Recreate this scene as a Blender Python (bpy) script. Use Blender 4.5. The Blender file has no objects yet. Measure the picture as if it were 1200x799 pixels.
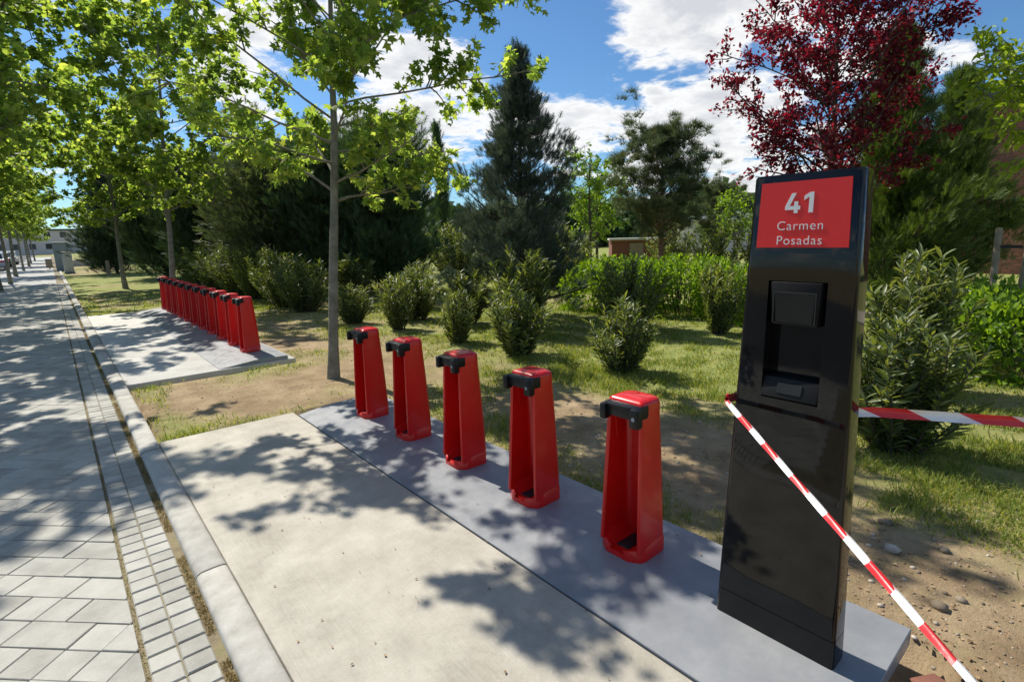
import bpy, bmesh, math
import numpy as np
from mathutils import Matrix, Vector

# ------------------------------------------------------------------ camera, sky, sun, exposure
SC = bpy.context.scene
COL = SC.collection
R_ = math.radians
cd = bpy.data.cameras.new('camera'); cam = bpy.data.objects.new('camera', cd); COL.objects.link(cam)
cd.sensor_width = 36.0; cd.lens = 18.73; cd.clip_start = 0.05; cd.clip_end = 2000
cr = Vector((0.7589439, -0.6506169, -0.0264914)); cu = Vector((0.14591818, 0.13028268, 0.98068053)); cf = Vector((0.63459596, 0.74814709, -0.19381409))
cam.matrix_world = Matrix(((cr.x, cu.x, -cf.x, 0), (cr.y, cu.y, -cf.y, 0), (cr.z, cu.z, -cf.z, 1.55), (0, 0, 0, 1)))
SC.camera = cam

SUN_AZ, SUN_EL = -4.0, 50.0          # azimuth measured from +Y towards +X
w = bpy.data.worlds.new('World'); SC.world = w; w.use_nodes = True
nt = w.node_tree; nt.nodes.clear()
def N(t, typ, **kw):
    n = t.nodes.new(typ)
    for k, v in kw.items(): setattr(n, k, v)
    return n
sky = N(nt, 'ShaderNodeTexSky', sky_type='NISHITA'); sky.sun_disc = False
sky.sun_elevation = R_(SUN_EL); sky.sun_rotation = R_(SUN_AZ); sky.altitude = 600; sky.air_density = 1.0; sky.dust_density = 0.6; sky.ozone_density = 2.5
out = N(nt, 'ShaderNodeOutputWorld'); bg = N(nt, 'ShaderNodeBackground'); bg.inputs[1].default_value = 0.095
tc = N(nt, 'ShaderNodeTexCoord')
sep = N(nt, 'ShaderNodeSeparateXYZ'); nt.links.new(tc.outputs['Generated'], sep.inputs[0])
def M(op, a, b=None, t=nt, clamp=False):
    n = N(t, 'ShaderNodeMath', operation=op); n.use_clamp = clamp
    for i, v in enumerate((a, b)):
        if v is None: continue
        if isinstance(v, (int, float)): n.inputs[i].default_value = v
        else: t.links.new(v, n.inputs[i])
    return n.outputs[0]
zc = M('ADD', M('MAXIMUM', sep.outputs[2], 0.0), 0.16)
px = M('DIVIDE', sep.outputs[0], zc); py = M('DIVIDE', sep.outputs[1], zc)
cmb = N(nt, 'ShaderNodeCombineXYZ'); nt.links.new(px, cmb.inputs[0]); nt.links.new(py, cmb.inputs[1]); cmb.inputs[2].default_value = 3.7
def noise(t, vec, scale, detail, rough, dist=0.0):
    n = N(t, 'ShaderNodeTexNoise'); n.inputs['Scale'].default_value = scale; n.inputs['Detail'].default_value = detail
    n.inputs['Roughness'].default_value = rough; n.inputs['Distortion'].default_value = dist
    if vec is not None: t.links.new(vec, n.inputs['Vector'])
    return n.outputs['Fac']
n1 = noise(nt, cmb.outputs[0], 2.6, 10, 0.60, 0.25)
n2 = noise(nt, cmb.outputs[0], 6.0, 8, 0.62, 0.2)
# cloud banks of this sky, by world direction: (direction, tightness, weight)
BANKS = [((0.764, 0.535, 0.361), 160, 0.11), ((0.837, 0.448, 0.315), 140, 0.12), ((0.887, 0.346, 0.307), 120, 0.09), ((0.858, 0.467, 0.213), 420, 0.09), ((0.886, 0.448, 0.122), 260, 0.10), ((0.753, 0.582, 0.305), 816, 0.10), ((0.508, 0.822, 0.257), 277, 0.14), ((0.437, 0.873, 0.217), 277, 0.12), ((0.564, 0.778, 0.276), 625, 0.10), ((0.641, 0.74, 0.204), 625, 0.10), ((0.707, 0.68, 0.194), 493, 0.11), ((0.805, 0.574, 0.153), 277, 0.12), ((0.743, 0.654, 0.138), 399, 0.13), ((0.501, 0.852, 0.152), 399, 0.11), ((0.803, 0.557, 0.213), 2500, 0.07), ((0.933, 0.234, 0.273), 816, 0.08), ((0.955, 0.217, 0.204), 625, 0.09), ((0.261, 0.916, 0.305), 625, 0.12), ((0.248, 0.937, 0.248), 625, 0.12), ((0.91, 0.412, 0.039), 120, 0.08), ((0.637, 0.687, 0.348), 399, -0.12), ((0.694, 0.667, 0.271), 399, -0.12), ((0.77, 0.586, 0.252), 1111, -0.10), ((0.961, 0.171, 0.22), 277, -0.12), ((0.578, 0.745, 0.334), 625, -0.10),]
dens = n1
dens = M('ADD', M('MULTIPLY', n1, 0.68), M('MULTIPLY', n2, 0.32))
def lobe(d, k, wt):
    v = N(nt, 'ShaderNodeVectorMath', operation='DOT_PRODUCT'); nt.links.new(tc.outputs['Generated'], v.inputs[0]); v.inputs[1].default_value = d
    return M('MULTIPLY', M('EXPONENT', M('MULTIPLY', M('SUBTRACT', v.outputs['Value'], 1.0), k)), wt * 0.8)
for d, k, wt in BANKS: dens = M('ADD', dens, lobe(d, k, wt))
mr = N(nt, 'ShaderNodeMapRange'); mr.interpolation_type = 'SMOOTHSTEP'; nt.links.new(dens, mr.inputs[0]); mr.inputs[1].default_value = 0.515; mr.inputs[2].default_value = 0.615
core = N(nt, 'ShaderNodeMapRange'); nt.links.new(dens, core.inputs[0]); core.inputs[1].default_value = 0.60; core.inputs[2].default_value = 0.74
cc = N(nt, 'ShaderNodeMix', data_type='RGBA'); nt.links.new(core.outputs[0], cc.inputs[0]); cc.inputs[6].default_value = (8.3, 8.2, 8.0, 1); cc.inputs[7].default_value = (5.5, 5.6, 5.8, 1)
tint = N(nt, 'ShaderNodeMix', data_type='RGBA'); tint.blend_type = 'MULTIPLY'; tint.inputs[0].default_value = 1.0; nt.links.new(sky.outputs[0], tint.inputs[6]); tint.inputs[7].default_value = (0.54, 0.78, 0.95, 1)
mx = N(nt, 'ShaderNodeMix', data_type='RGBA'); nt.links.new(M('MULTIPLY', mr.outputs[0], 0.93), mx.inputs[0]); nt.links.new(tint.outputs[2], mx.inputs[6]); nt.links.new(cc.outputs[2], mx.inputs[7])
nt.links.new(mx.outputs[2], bg.inputs[0]); nt.links.new(bg.outputs[0], out.inputs[0])

sl = bpy.data.lights.new('sun', 'SUN'); so = bpy.data.objects.new('sun', sl); COL.objects.link(so)
sl.energy = 4.6; sl.angle = R_(0.55); sl.color = (1.0, 0.94, 0.84)
sd = Vector((math.sin(R_(SUN_AZ)) * math.cos(R_(SUN_EL)), math.cos(R_(SUN_AZ)) * math.cos(R_(SUN_EL)), math.sin(R_(SUN_EL))))
so.rotation_euler = sd.to_track_quat('Z', 'Y').to_euler(); so.location = sd * 60
SC.view_settings.view_transform = 'Standard'; SC.view_settings.look = 'None'; SC.view_settings.gamma = 1.0
SC.view_settings.exposure = 0.45
SC.view_settings.use_curve_mapping = False
SC.render.engine = 'CYCLES'; cy = SC.cycles
cy.use_denoising = True; cy.denoising_prefilter = 'NONE'; cy.max_bounces = 6; cy.diffuse_bounces = 3; cy.glossy_bounces = 3; cy.transmission_bounces = 4; cy.transparent_max_bounces = 6
cy.sample_clamp_indirect = 6.0; cy.caustics_reflective = False; cy.caustics_refractive = False

# ------------------------------------------------------------------ materials
MATS = {}
def pbsdf(name):
    m = bpy.data.materials.new(name); m.use_nodes = True
    t = m.node_tree; b = t.nodes['Principled BSDF']; MATS[name] = m
    return m, t, b
def ramp(t, fac, stops, interp='LINEAR'):
    r = N(t, 'ShaderNodeValToRGB'); r.color_ramp.interpolation = interp
    e = r.color_ramp.elements
    while len(e) < len(stops): e.new(0.5)
    for i, (p, c) in enumerate(stops): e[i].position = p; e[i].color = (*c, 1)
    t.links.new(fac, r.inputs[0]); return r.outputs[0]
def bump(t, b, h, strength=0.3, dist=0.01):
    n = N(t, 'ShaderNodeBump'); n.inputs['Strength'].default_value = strength; n.inputs['Distance'].default_value = dist
    t.links.new(h, n.inputs['Height']); t.links.new(n.outputs[0], b.inputs['Normal'])
def ocoord(t): return N(t, 'ShaderNodeTexCoord').outputs['Object']
def gpos(t): return N(t, 'ShaderNodeNewGeometry').outputs['Position']
def simple(name, stops, scale=8.0, rough=0.7, bumps=0.2, bdist=0.004, bscale=None, metal=0.0, coat=0.0, detail=6, world=True, spec=0.5, island=0.0):
    m, t, b = pbsdf(name)
    v = gpos(t) if world else ocoord(t)
    f = noise(t, v, scale, detail, 0.62)
    if island:
        g = N(t, 'ShaderNodeNewGeometry'); oi = N(t, 'ShaderNodeObjectInfo')
        rr = M('FRACT', M('ADD', g.outputs['Random Per Island'], oi.outputs['Random'], t), None, t)
        f = M('ADD', f, M('MULTIPLY', M('SUBTRACT', rr, 0.5, t), island, t), t)
    f = M('ADD', f, M('MULTIPLY', M('SUBTRACT', noise(t, v, scale * 22, 3, 0.75), 0.5, t), 0.42, t), t)
    t.links.new(ramp(t, f, stops), b.inputs['Base Color'])
    b.inputs['Roughness'].default_value = rough; b.inputs['Metallic'].default_value = metal; b.inputs['Specular IOR Level'].default_value = spec
    if coat: b.inputs['Coat Weight'].default_value = coat; b.inputs['Coat Roughness'].default_value = 0.05
    if bumps: bump(t, b, noise(t, v, bscale or scale * 6, 5, 0.6), bumps, bdist)
    return m
def leafmat(name, stops, trans=0.42, tcol=None, rough=0.55, hue_noise=0.25, spec=0.35):
    m, t, b = pbsdf(name)
    g = N(t, 'ShaderNodeNewGeometry')
    f = M('ADD', M('MULTIPLY', g.outputs['Random Per Island'], 1 - hue_noise, t), M('MULTIPLY', noise(t, g.outputs['Position'], 1.7, 3, 0.6), hue_noise, t), t)
    c = ramp(t, f, stops)
    t.links.new(c, b.inputs['Base Color']); b.inputs['Roughness'].default_value = rough; b.inputs['Specular IOR Level'].default_value = spec
    tr = N(t, 'ShaderNodeBsdfTranslucent')
    mulc = N(t, 'ShaderNodeMix', data_type='RGBA'); mulc.blend_type = 'MULTIPLY'; mulc.inputs[0].default_value = 1.0
    t.links.new(c, mulc.inputs[6]); mulc.inputs[7].default_value = (*(tcol or (1.5, 1.5, 0.6)), 1)
    t.links.new(mulc.outputs[2], tr.inputs[0])
    ms = N(t, 'ShaderNodeMixShader'); ms.inputs[0].default_value = trans
    t.links.new(b.outputs[0], ms.inputs[1]); t.links.new(tr.outputs[0], ms.inputs[2])
    t.links.new(ms.outputs[0], t.nodes['Material Output'].inputs['Surface'])
    return m
simple('concrete', [(0.25, (0.34, 0.318, 0.27)), (0.5, (0.42, 0.395, 0.335)), (0.75, (0.50, 0.475, 0.41))], 5.0, 0.85, 0.45, 0.004, 90)
simple('concrete_pale', [(0.25, (0.44, 0.43, 0.40)), (0.5, (0.52, 0.51, 0.47)), (0.75, (0.58, 0.57, 0.54))], 4.0, 0.85, 0.3, 0.003, 80)
simple('curb_concrete', [(0.3, (0.30, 0.285, 0.245)), (0.5, (0.395, 0.38, 0.335)), (0.72, (0.48, 0.465, 0.42))], 9.0, 0.85, 0.4, 0.004, 70, island=0.25)
simple('paver_concrete', [(0.22, (0.28, 0.27, 0.235)), (0.5, (0.375, 0.365, 0.32)), (0.78, (0.46, 0.45, 0.40))], 7.0, 0.85, 0.4, 0.003, 120, island=0.35)
simple('joint_soil', [(0.3, (0.13, 0.105, 0.065)), (0.5, (0.24, 0.195, 0.115)), (0.7, (0.19, 0.185, 0.08)), (0.85, (0.34, 0.26, 0.15))], 6.0, 0.95, 0.6, 0.01, 60)
simple('sidewalk_far', [(0.3, (0.27, 0.27, 0.25)), (0.7, (0.42, 0.42, 0.39))], 4.0, 0.85, 0.2, 0.003, 40)
simple('asphalt', [(0.3, (0.045, 0.045, 0.047)), (0.7, (0.07, 0.07, 0.07))], 12.0, 0.9, 0.3, 0.004, 90)
simple('pale_path', [(0.3, (0.46, 0.40, 0.31)), (0.7, (0.56, 0.50, 0.40))], 4.0, 0.95, 0.4, 0.01, 30)
simple('steel_black', [(0.3, (0.006, 0.006, 0.007)), (0.7, (0.011, 0.011, 0.012))], 14.0, 0.36, 0.1, 0.001, 200, spec=0.28)
simple('rubber_black', [(0.3, (0.010, 0.010, 0.010)), (0.7, (0.02, 0.02, 0.02))], 14.0, 0.6, 0.1, 0.001, 200)
simple('dark_groove', [(0.3, (0.012, 0.011, 0.010)), (0.7, (0.03, 0.027, 0.022))], 20.0, 0.95, 0)
simple('wood_stake', [(0.3, (0.20, 0.155, 0.105)), (0.7, (0.34, 0.28, 0.20))], 12.0, 0.85, 0.4, 0.004, 60)
simple('cabinet_grey', [(0.3, (0.20, 0.23, 0.25)), (0.7, (0.26, 0.29, 0.31))], 3.0, 0.55, 0)
simple('cabinet_pale', [(0.3, (0.42, 0.43, 0.41)), (0.7, (0.52, 0.53, 0.50))], 3.0, 0.6, 0)
simple('roof_slate', [(0.3, (0.035, 0.04, 0.05)), (0.7, (0.06, 0.065, 0.075))], 6.0, 0.6, 0.2, 0.01, 20)
simple('pale_render', [(0.3, (0.62, 0.56, 0.52)), (0.7, (0.70, 0.65, 0.61))], 0.6, 0.9, 0.1)
simple('brick_red', [(0.3, (0.19, 0.075, 0.05)), (0.7, (0.30, 0.12, 0.08))], 5.0, 0.9, 0.2, 0.004, 40, island=0.6)
simple('mortar', [(0.3, (0.26, 0.23, 0.2)), (0.7, (0.34, 0.31, 0.27))], 9.0, 0.95, 0.2)
simple('glass_dark', [(0.3, (0.03, 0.035, 0.04)), (0.7, (0.04, 0.045, 0.05))], 2.0, 0.08, 0)
simple('car_silver', [(0.3, (0.55, 0.56, 0.58)), (0.7, (0.60, 0.61, 0.63))], 2.0, 0.3, 0, coat=0.6)
simple('car_dark', [(0.3, (0.035, 0.04, 0.05)), (0.7, (0.05, 0.055, 0.065))], 2.0, 0.3, 0, coat=0.6)
simple('lettering_white', [(0.3, (0.74, 0.74, 0.72)), (0.7, (0.80, 0.80, 0.78))], 5.0, 0.5, 0)
simple('tape_white', [(0.3, (0.74, 0.74, 0.74)), (0.7, (0.82, 0.82, 0.82))], 30.0, 0.35, 0.25, 0.002, 60)
simple('tape_red', [(0.3, (0.60, 0.022, 0.03)), (0.7, (0.68, 0.03, 0.04))], 30.0, 0.35, 0.25, 0.002, 60)
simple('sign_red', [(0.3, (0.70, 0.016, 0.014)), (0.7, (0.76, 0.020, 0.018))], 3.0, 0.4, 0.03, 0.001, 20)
simple('pebble', [(0.25, (0.20, 0.16, 0.11)), (0.5, (0.33, 0.28, 0.21)), (0.8, (0.50, 0.45, 0.38))], 9.0, 0.9, 0.2, 0.003, 60, island=0.9)
simple('bark_plane', [(0.3, (0.13, 0.12, 0.085)), (0.5, (0.20, 0.185, 0.14)), (0.7, (0.29, 0.27, 0.21))], 9.0, 0.9, 0.5, 0.006, 40)
simple('bark_dark', [(0.3, (0.05, 0.038, 0.028)), (0.7, (0.11, 0.085, 0.065))], 9.0, 0.95, 0.5, 0.01, 40)
simple('bark_pine', [(0.3, (0.12, 0.07, 0.045)), (0.7, (0.22, 0.14, 0.09))], 9.0, 0.95, 0.5, 0.01, 30)
for nm_ in ('concrete', 'concrete_pale'):
    t = MATS[nm_].node_tree; b = t.nodes['Principled BSDF']; src = b.inputs['Base Color'].links[0].from_socket
    mp = N(t, 'ShaderNodeMapping'); mp.inputs['Scale'].default_value = (150, 5, 1); mp.inputs['Rotation'].default_value = (0, 0, .04); t.links.new(gpos(t), mp.inputs[0])
    brm = noise(t, mp.outputs[0], 1.0, 3, 0.6); sp_ = noise(t, gpos(t), 1.3, 8, 0.7); fac = M('ADD', M('MULTIPLY', brm, 0.22, t), M('MULTIPLY', sp_, 0.75, t), t)
    mu = N(t, 'ShaderNodeMix', data_type='RGBA'); mu.blend_type = 'MULTIPLY'; mu.inputs[0].default_value = 1.0; t.links.new(src, mu.inputs[6])
    t.links.new(ramp(t, fac, [(0.30, (0.70, 0.68, 0.64)), (0.46, (0.95, 0.94, 0.92)), (0.62, (1.08, 1.07, 1.05))]), mu.inputs[7]); t.links.new(mu.outputs[2], b.inputs['Base Color'])
# red glossy moulded shell, lightly dusty near the bottom
m, t, b = pbsdf('dock_red'); v = ocoord(t)
f = noise(t, v, 7, 6, 0.65); t.links.new(ramp(t, f, [(0.3, (0.55, 0.006, 0.005)), (0.6, (0.62, 0.008, 0.006)), (0.8, (0.62, 0.016, 0.012))]), b.inputs['Base Color'])
b.inputs['Roughness'].default_value = 0.34; b.inputs['Coat Weight'].default_value = 0.3; b.inputs['Coat Roughness'].default_value = 0.09; b.inputs['Specular IOR Level'].default_value = 0.35
bump(t, b, noise(t, v, 18, 3, 0.5), 0.05, 0.004)
# black lacquered totem panel
m, t, b = pbsdf('totem_black'); v = ocoord(t)
t.links.new(ramp(t, noise(t, v, 5, 6, 0.6), [(0.3, (0.004, 0.004, 0.0045)), (0.7, (0.008, 0.008, 0.008))]), b.inputs['Base Color'])
b.inputs['Specular IOR Level'].default_value = 0.38
t.links.new(ramp(t, noise(t, v, 9, 8, 0.7), [(0.35, (0.02, 0.02, 0.02)), (0.75, (0.10, 0.10, 0.10))]), b.inputs['Roughness'])
# grey painted base plate, semi-gloss with scuffs
m, t, b = pbsdf('plate_grey'); v = gpos(t)
t.links.new(ramp(t, noise(t, v, 3.2, 9, 0.68), [(0.28, (0.19, 0.20, 0.215)), (0.5, (0.235, 0.245, 0.258)), (0.72, (0.30, 0.305, 0.31))]), b.inputs['Base Color'])
t.links.new(ramp(t, noise(t, v, 11, 7, 0.7), [(0.3, (0.30, 0.30, 0.30)), (0.75, (0.62, 0.62, 0.62))]), b.inputs['Roughness'])
bump(t, b, noise(t, v, 60, 5, 0.6), 0.12, 0.002)
# ground: dirt and short dry grass, mixed by the lawn attribute
m, t, b = pbsdf('ground_soil'); v = gpos(t)
dirt = ramp(t, noise(t, v, 2.6, 10, 0.68), [(0.25, (0.16, 0.108, 0.060)), (0.46, (0.29, 0.208, 0.122)), (0.62, (0.40, 0.30, 0.185)), (0.8, (0.50, 0.395, 0.26))])
lawn = ramp(t, noise(t, v, 5.5, 9, 0.7), [(0.25, (0.12, 0.15, 0.035)), (0.5, (0.23, 0.26, 0.07)), (0.75, (0.38, 0.35, 0.14))])
at = N(t, 'ShaderNodeAttribute', attribute_name='lawn')
gm = M('ADD', at.outputs['Fac'], M('MULTIPLY', M('SUBTRACT', noise(t, v, 7, 6, 0.7), 0.5, t), 1.1, t), t, True)
mm = N(t, 'ShaderNodeMix', data_type='RGBA'); t.links.new(gm, mm.inputs[0]); t.links.new(dirt, mm.inputs[6]); t.links.new(lawn, mm.inputs[7])
t.links.new(mm.outputs[2], b.inputs['Base Color']); b.inputs['Roughness'].default_value = 0.95; b.inputs['Specular IOR Level'].default_value = 0.2
bump(t, b, noise(t, v, 30, 10, 0.75), 0.8, 0.022)

leafmat('leaf_plane', [(0.05, (0.085, 0.145, 0.045)), (0.4, (0.155, 0.235, 0.065)), (0.75, (0.25, 0.325, 0.09)), (1.0, (0.42, 0.44, 0.15))], 0.62, (2.25, 2.15, 0.85))
leafmat('leaf_cypress', [(0.1, (0.034, 0.068, 0.034)), (0.6, (0.068, 0.122, 0.052)), (1.0, (0.13, 0.19, 0.07))], 0.28, (1.4, 1.4, 0.7), 0.7, 0.4)
leafmat('leaf_cypress_green', [(0.05, (0.03, 0.055, 0.018)), (0.5, (0.07, 0.115, 0.028)), (1.0, (0.19, 0.25, 0.055))], 0.32, (1.5, 1.5, 0.5), 0.65, 0.5)
leafmat('leaf_dark', [(0.1, (0.030, 0.055, 0.032)), (0.6, (0.055, 0.092, 0.048)), (1.0, (0.10, 0.15, 0.07))], 0.22, (1.3, 1.4, 0.7), 0.75, 0.4)
leafmat('leaf_cedar', [(0.05, (0.030, 0.048, 0.038)), (0.5, (0.070, 0.098, 0.075)), (1.0, (0.17, 0.205, 0.15))], 0.22, (1.3, 1.3, 0.9), 0.7, 0.5)
leafmat('leaf_pine', [(0.05, (0.05, 0.07, 0.034)), (0.5, (0.10, 0.13, 0.066)), (1.0, (0.20, 0.235, 0.115))], 0.3, (1.4, 1.4, 0.7), 0.6, 0.4)
leafmat('leaf_oleander', [(0.05, (0.06, 0.09, 0.03)), (0.5, (0.13, 0.175, 0.055)), (0.9, (0.24, 0.27, 0.10)), (1.0, (0.34, 0.34, 0.14))], 0.42, (1.6, 1.5, 0.5), 0.42, spec=0.5)
leafmat('leaf_hedge', [(0.1, (0.096, 0.175, 0.025)), (0.5, (0.158, 0.280, 0.031)), (1.0, (0.263, 0.385, 0.053))], 0.50, (1.6, 1.5, 0.4), 0.5)
leafmat('leaf_lime', [(0.1, (0.17, 0.27, 0.04)), (0.5, (0.25, 0.36, 0.05)), (1.0, (0.40, 0.48, 0.09))], 0.55, (1.7, 1.6, 0.5), 0.5)
leafmat('leaf_plum', [(0.1, (0.064, 0.011, 0.021)), (0.5, (0.122, 0.017, 0.034)), (0.85, (0.216, 0.029, 0.051)), (1.0, (0.345, 0.057, 0.071))], 0.50, (2.2, 0.7, 0.8), 0.45)
leafmat('grass_blade', [(0.1, (0.112, 0.179, 0.030)), (0.5, (0.206, 0.281, 0.056)), (0.8, (0.375, 0.375, 0.112)), (1.0, (0.600, 0.506, 0.244))], 0.45, (1.5, 1.4, 0.5), 0.6)
leafmat('grass_dry', [(0.1, (0.10, 0.12, 0.03)), (0.4, (0.26, 0.20, 0.08)), (0.8, (0.36, 0.24, 0.10)), (1.0, (0.42, 0.31, 0.16))], 0.3, (1.3, 1.2, 0.7), 0.7)
leafmat('leaf_fallen', [(0.1, (0.16, 0.10, 0.055)), (0.5, (0.32, 0.22, 0.12)), (0.85, (0.46, 0.34, 0.20)), (1.0, (0.58, 0.48, 0.34))], 0.15, (1.2, 1.0, 0.7), 0.7)

# ------------------------------------------------------------------ builders
def link(o, parent=None):
    COL.objects.link(o)
    if parent is not None: o.parent = parent
    return o
def tag(o, label, cat, group=None):
    o['label'] = label; o['category'] = cat
    if group: o['group'] = group
    return o
def empty(name, loc=(0, 0, 0), rz=0.0, label=None, cat=None, group=None):
    o = bpy.data.objects.new(name, None); o.empty_display_size = 0.1; link(o); o.location = loc; o.rotation_euler = (0, 0, rz)
    if label: tag(o, label, cat, group)
    return o
def smooth_angle(me, deg=32):
    bm = bmesh.new(); bm.from_mesh(me); ca = math.radians(deg)
    for f in bm.faces: f.smooth = True
    for e in bm.edges: e.smooth = len(e.link_faces) == 2 and e.calc_face_angle(9) < ca
    bm.to_mesh(me); bm.free()
def np_mesh(name, V, F, smooth=False):
    """F: list of index arrays, each (m,k)"""
    me = bpy.data.meshes.new(name)
    V = np.asarray(V, np.float32); me.vertices.add(len(V)); me.vertices.foreach_set('co', V.ravel())
    Fs = [np.asarray(f, np.int32) for f in (F if isinstance(F, list) else [F]) if len(f)]
    li = np.concatenate([f.ravel() for f in Fs]); tot = np.concatenate([np.full(len(f), f.shape[1], np.int32) for f in Fs])
    st = np.concatenate([[0], np.cumsum(tot)[:-1]]).astype(np.int32)
    me.loops.add(len(li)); me.loops.foreach_set('vertex_index', li)
    me.polygons.add(len(tot)); me.polygons.foreach_set('loop_start', st); me.polygons.foreach_set('loop_total', tot)
    if smooth: me.polygons.foreach_set('use_smooth', np.ones(len(tot), bool))
    me.update(calc_edges=True); me.validate(); return me
class MB:
    """collects primitive shapes into one mesh"""
    def __init__(s): s.V = []; s.F = []
    def add(s, vs, fs):
        o = len(s.V); s.V += [tuple(v) for v in vs]; s.F += [tuple(i + o for i in f) for f in fs]; return s
    def box(s, x0, x1, y0, y1, z0, z1):
        return s.add([(x0, y0, z0), (x1, y0, z0), (x1, y1, z0), (x0, y1, z0), (x0, y0, z1), (x1, y0, z1), (x1, y1, z1), (x0, y1, z1)],
                     [(0, 3, 2, 1), (4, 5, 6, 7), (0, 1, 5, 4), (1, 2, 6, 5), (2, 3, 7, 6), (3, 0, 4, 7)])
    def loft(s, rings, cap0=True, cap1=True):
        n = len(rings[0]); vs = [p for r in rings for p in r]; fs = []
        for i in range(len(rings) - 1):
            for j in range(n):
                a = i * n + j; b = i * n + (j + 1) % n; fs.append((a, b, b + n, a + n))
        if cap0: fs.append(tuple(reversed(range(n))))
        if cap1: fs.append(tuple(range((len(rings) - 1) * n, len(rings) * n)))
        return s.add(vs, fs)
    def build(s, name, mat, parent=None, bevel=0.0, smooth=None, loc=None, seg=2):
        me = bpy.data.meshes.new(name); me.from_pydata(s.V, [], s.F); me.materials.append(MATS[mat])
        if bevel:
            bm = bmesh.new(); bm.from_mesh(me)
            es = [e for e in bm.edges if len(e.link_faces) == 2 and e.calc_face_angle(0) > 0.5]
            bmesh.ops.bevel(bm, geom=es, offset=bevel, segments=seg, profile=0.5, affect='EDGES', clamp_overlap=True)
            bmesh.ops.recalc_face_normals(bm, faces=bm.faces); bm.to_mesh(me); bm.free(); smooth = 35 if smooth is None else smooth
        if smooth: smooth_angle(me, smooth)
        o = bpy.data.objects.new(name, me); link(o, parent)
        if loc: o.location = loc
        return o
def mk(name, me, mat, parent=None, loc=None):
    if mat and not me.materials: me.materials.append(MATS[mat])
    o = bpy.data.objects.new(name, me); link(o, parent)
    if loc: o.location = loc
    return o
def copy_tree(o, parent=None):
    c = o.copy(); link(c); c.parent = parent
    for ch in list(o.children): copy_tree(ch, c)
    return c

def vnoise(x, y, seed=0, octaves=4, scale=1.0):
    rs = np.random.default_rng(seed); tbl = rs.random((64, 64)); s = 0; a = 1; tot = 0
    for k in range(octaves):
        X = np.asarray(x) * scale; Y = np.asarray(y) * scale
        xi = np.floor(X).astype(int); yi = np.floor(Y).astype(int); fx = X - xi; fy = Y - yi
        fx = fx * fx * (3 - 2 * fx); fy = fy * fy * (3 - 2 * fy)
        g = lambda i, j: tbl[(i + 17 * k) % 64, (j + 29 * k) % 64]
        s = s + a * ((g(xi, yi) * (1 - fx) + g(xi + 1, yi) * fx) * (1 - fy) + (g(xi, yi + 1) * (1 - fx) + g(xi + 1, yi + 1) * fx) * fy)
        tot += a; a *= 0.5; scale *= 2.1
    return s / tot
def unit(a): return a / np.maximum(np.linalg.norm(a, axis=-1, keepdims=True), 1e-9)

# ------------------------------------------------------------------ foliage toolkit
LEAF_PLANE = (np.array([(0, .38, .03), (0, 0, 0), (.55, .02, -.10), (.30, .26, .0), (.64, .66, -.12), (.22, .60, .0), (0, 1.06, -.10), (-.22, .60, 0), (-.64, .66, -.12), (-.30, .26, 0), (-.55, .02, -.10)]),
              np.array([(0, i, i + 1) for i in range(1, 10)] + [(0, 10, 1)]))
LEAF_PLANE_LOW = (np.array([(0, 0, 0), (.52, .10, -.08), (.5, .68, -.1), (0, 1.05, -.04), (-.5, .68, -.1), (-.52, .10, -.08)]), np.array([(0, 1, 2), (0, 2, 3), (0, 3, 4), (0, 4, 5)]))
LEAF_LANCE = (np.array([(0, .5, -.02), (0, 0, 0), (.085, .35, .03), (.07, .7, .0), (0, 1, -.10), (-.07, .7, 0), (-.085, .35, .03)]), np.array([(0, i, i + 1) for i in range(1, 6)] + [(0, 6, 1)]))
LEAF_OVAL = (np.array([(0, 0, 0), (.28, .45, .05), (0, 1, -.08), (-.28, .45, .05)]), np.array([(0, 1, 2), (0, 2, 3)]))
def feather():
    V = [(0, 0, 0), (.05, .5, 0), (0, 1, 0), (-.05, .5, 0)]; F = [(0, 1, 2), (0, 2, 3)]
    for i, tt in enumerate((.05, .2, .35, .5, .65, .8)):
        for sg in (-1, 1):
            L = .52 * (1 - .55 * tt); a = 0.62 + .1 * (i % 2); o = len(V)
            V += [(0, tt, 0), (sg * math.sin(a) * L, tt + math.cos(a) * L, .05 * sg), (sg * .03, tt + .10, 0)]; F.append((o, o + 1, o + 2))
    return np.array(V), np.array(F)
FEATHER = feather()
def tuft(seed, n=15, spread=1.0):
    rs = np.random.default_rng(seed); V = []; F = []
    for i in range(n):
        d = np.array([rs.normal() * spread, 1.0, rs.normal() * spread]); d /= np.linalg.norm(d); L = rs.uniform(.7, 1.0)
        s = np.cross(d, rs.normal(size=3)); s /= np.linalg.norm(s); o = len(V)
        V += [-s * .022, s * .022, d * L]; F.append((o, o + 1, o + 2))
    return np.array(V), np.array(F)
TUFT = tuft(3, 16, .75)
def scatter(tmpl, P, D, Nn, S, rs=None, sx=None):
    T, F = tmpl; n = len(P)
    y = unit(D); z = Nn - (Nn * y).sum(1, keepdims=True) * y; z = unit(z); x = np.cross(y, z)
    S = np.broadcast_to(np.asarray(S, float).reshape(-1, 1, 1), (n, 1, 1)); 
    kx = 1.0 if sx is None else np.asarray(sx).reshape(-1, 1, 1)
    V = P[:, None, :] + S * (x[:, None, :] * T[None, :, 0:1] * kx + y[:, None, :] * T[None, :, 1:2] + z[:, None, :] * T[None, :, 2:3])
    Fo = (F[None] + (np.arange(n) * len(T))[:, None, None]).reshape(-1, F.shape[1])
    return V.reshape(-1, 3), Fo
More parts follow.
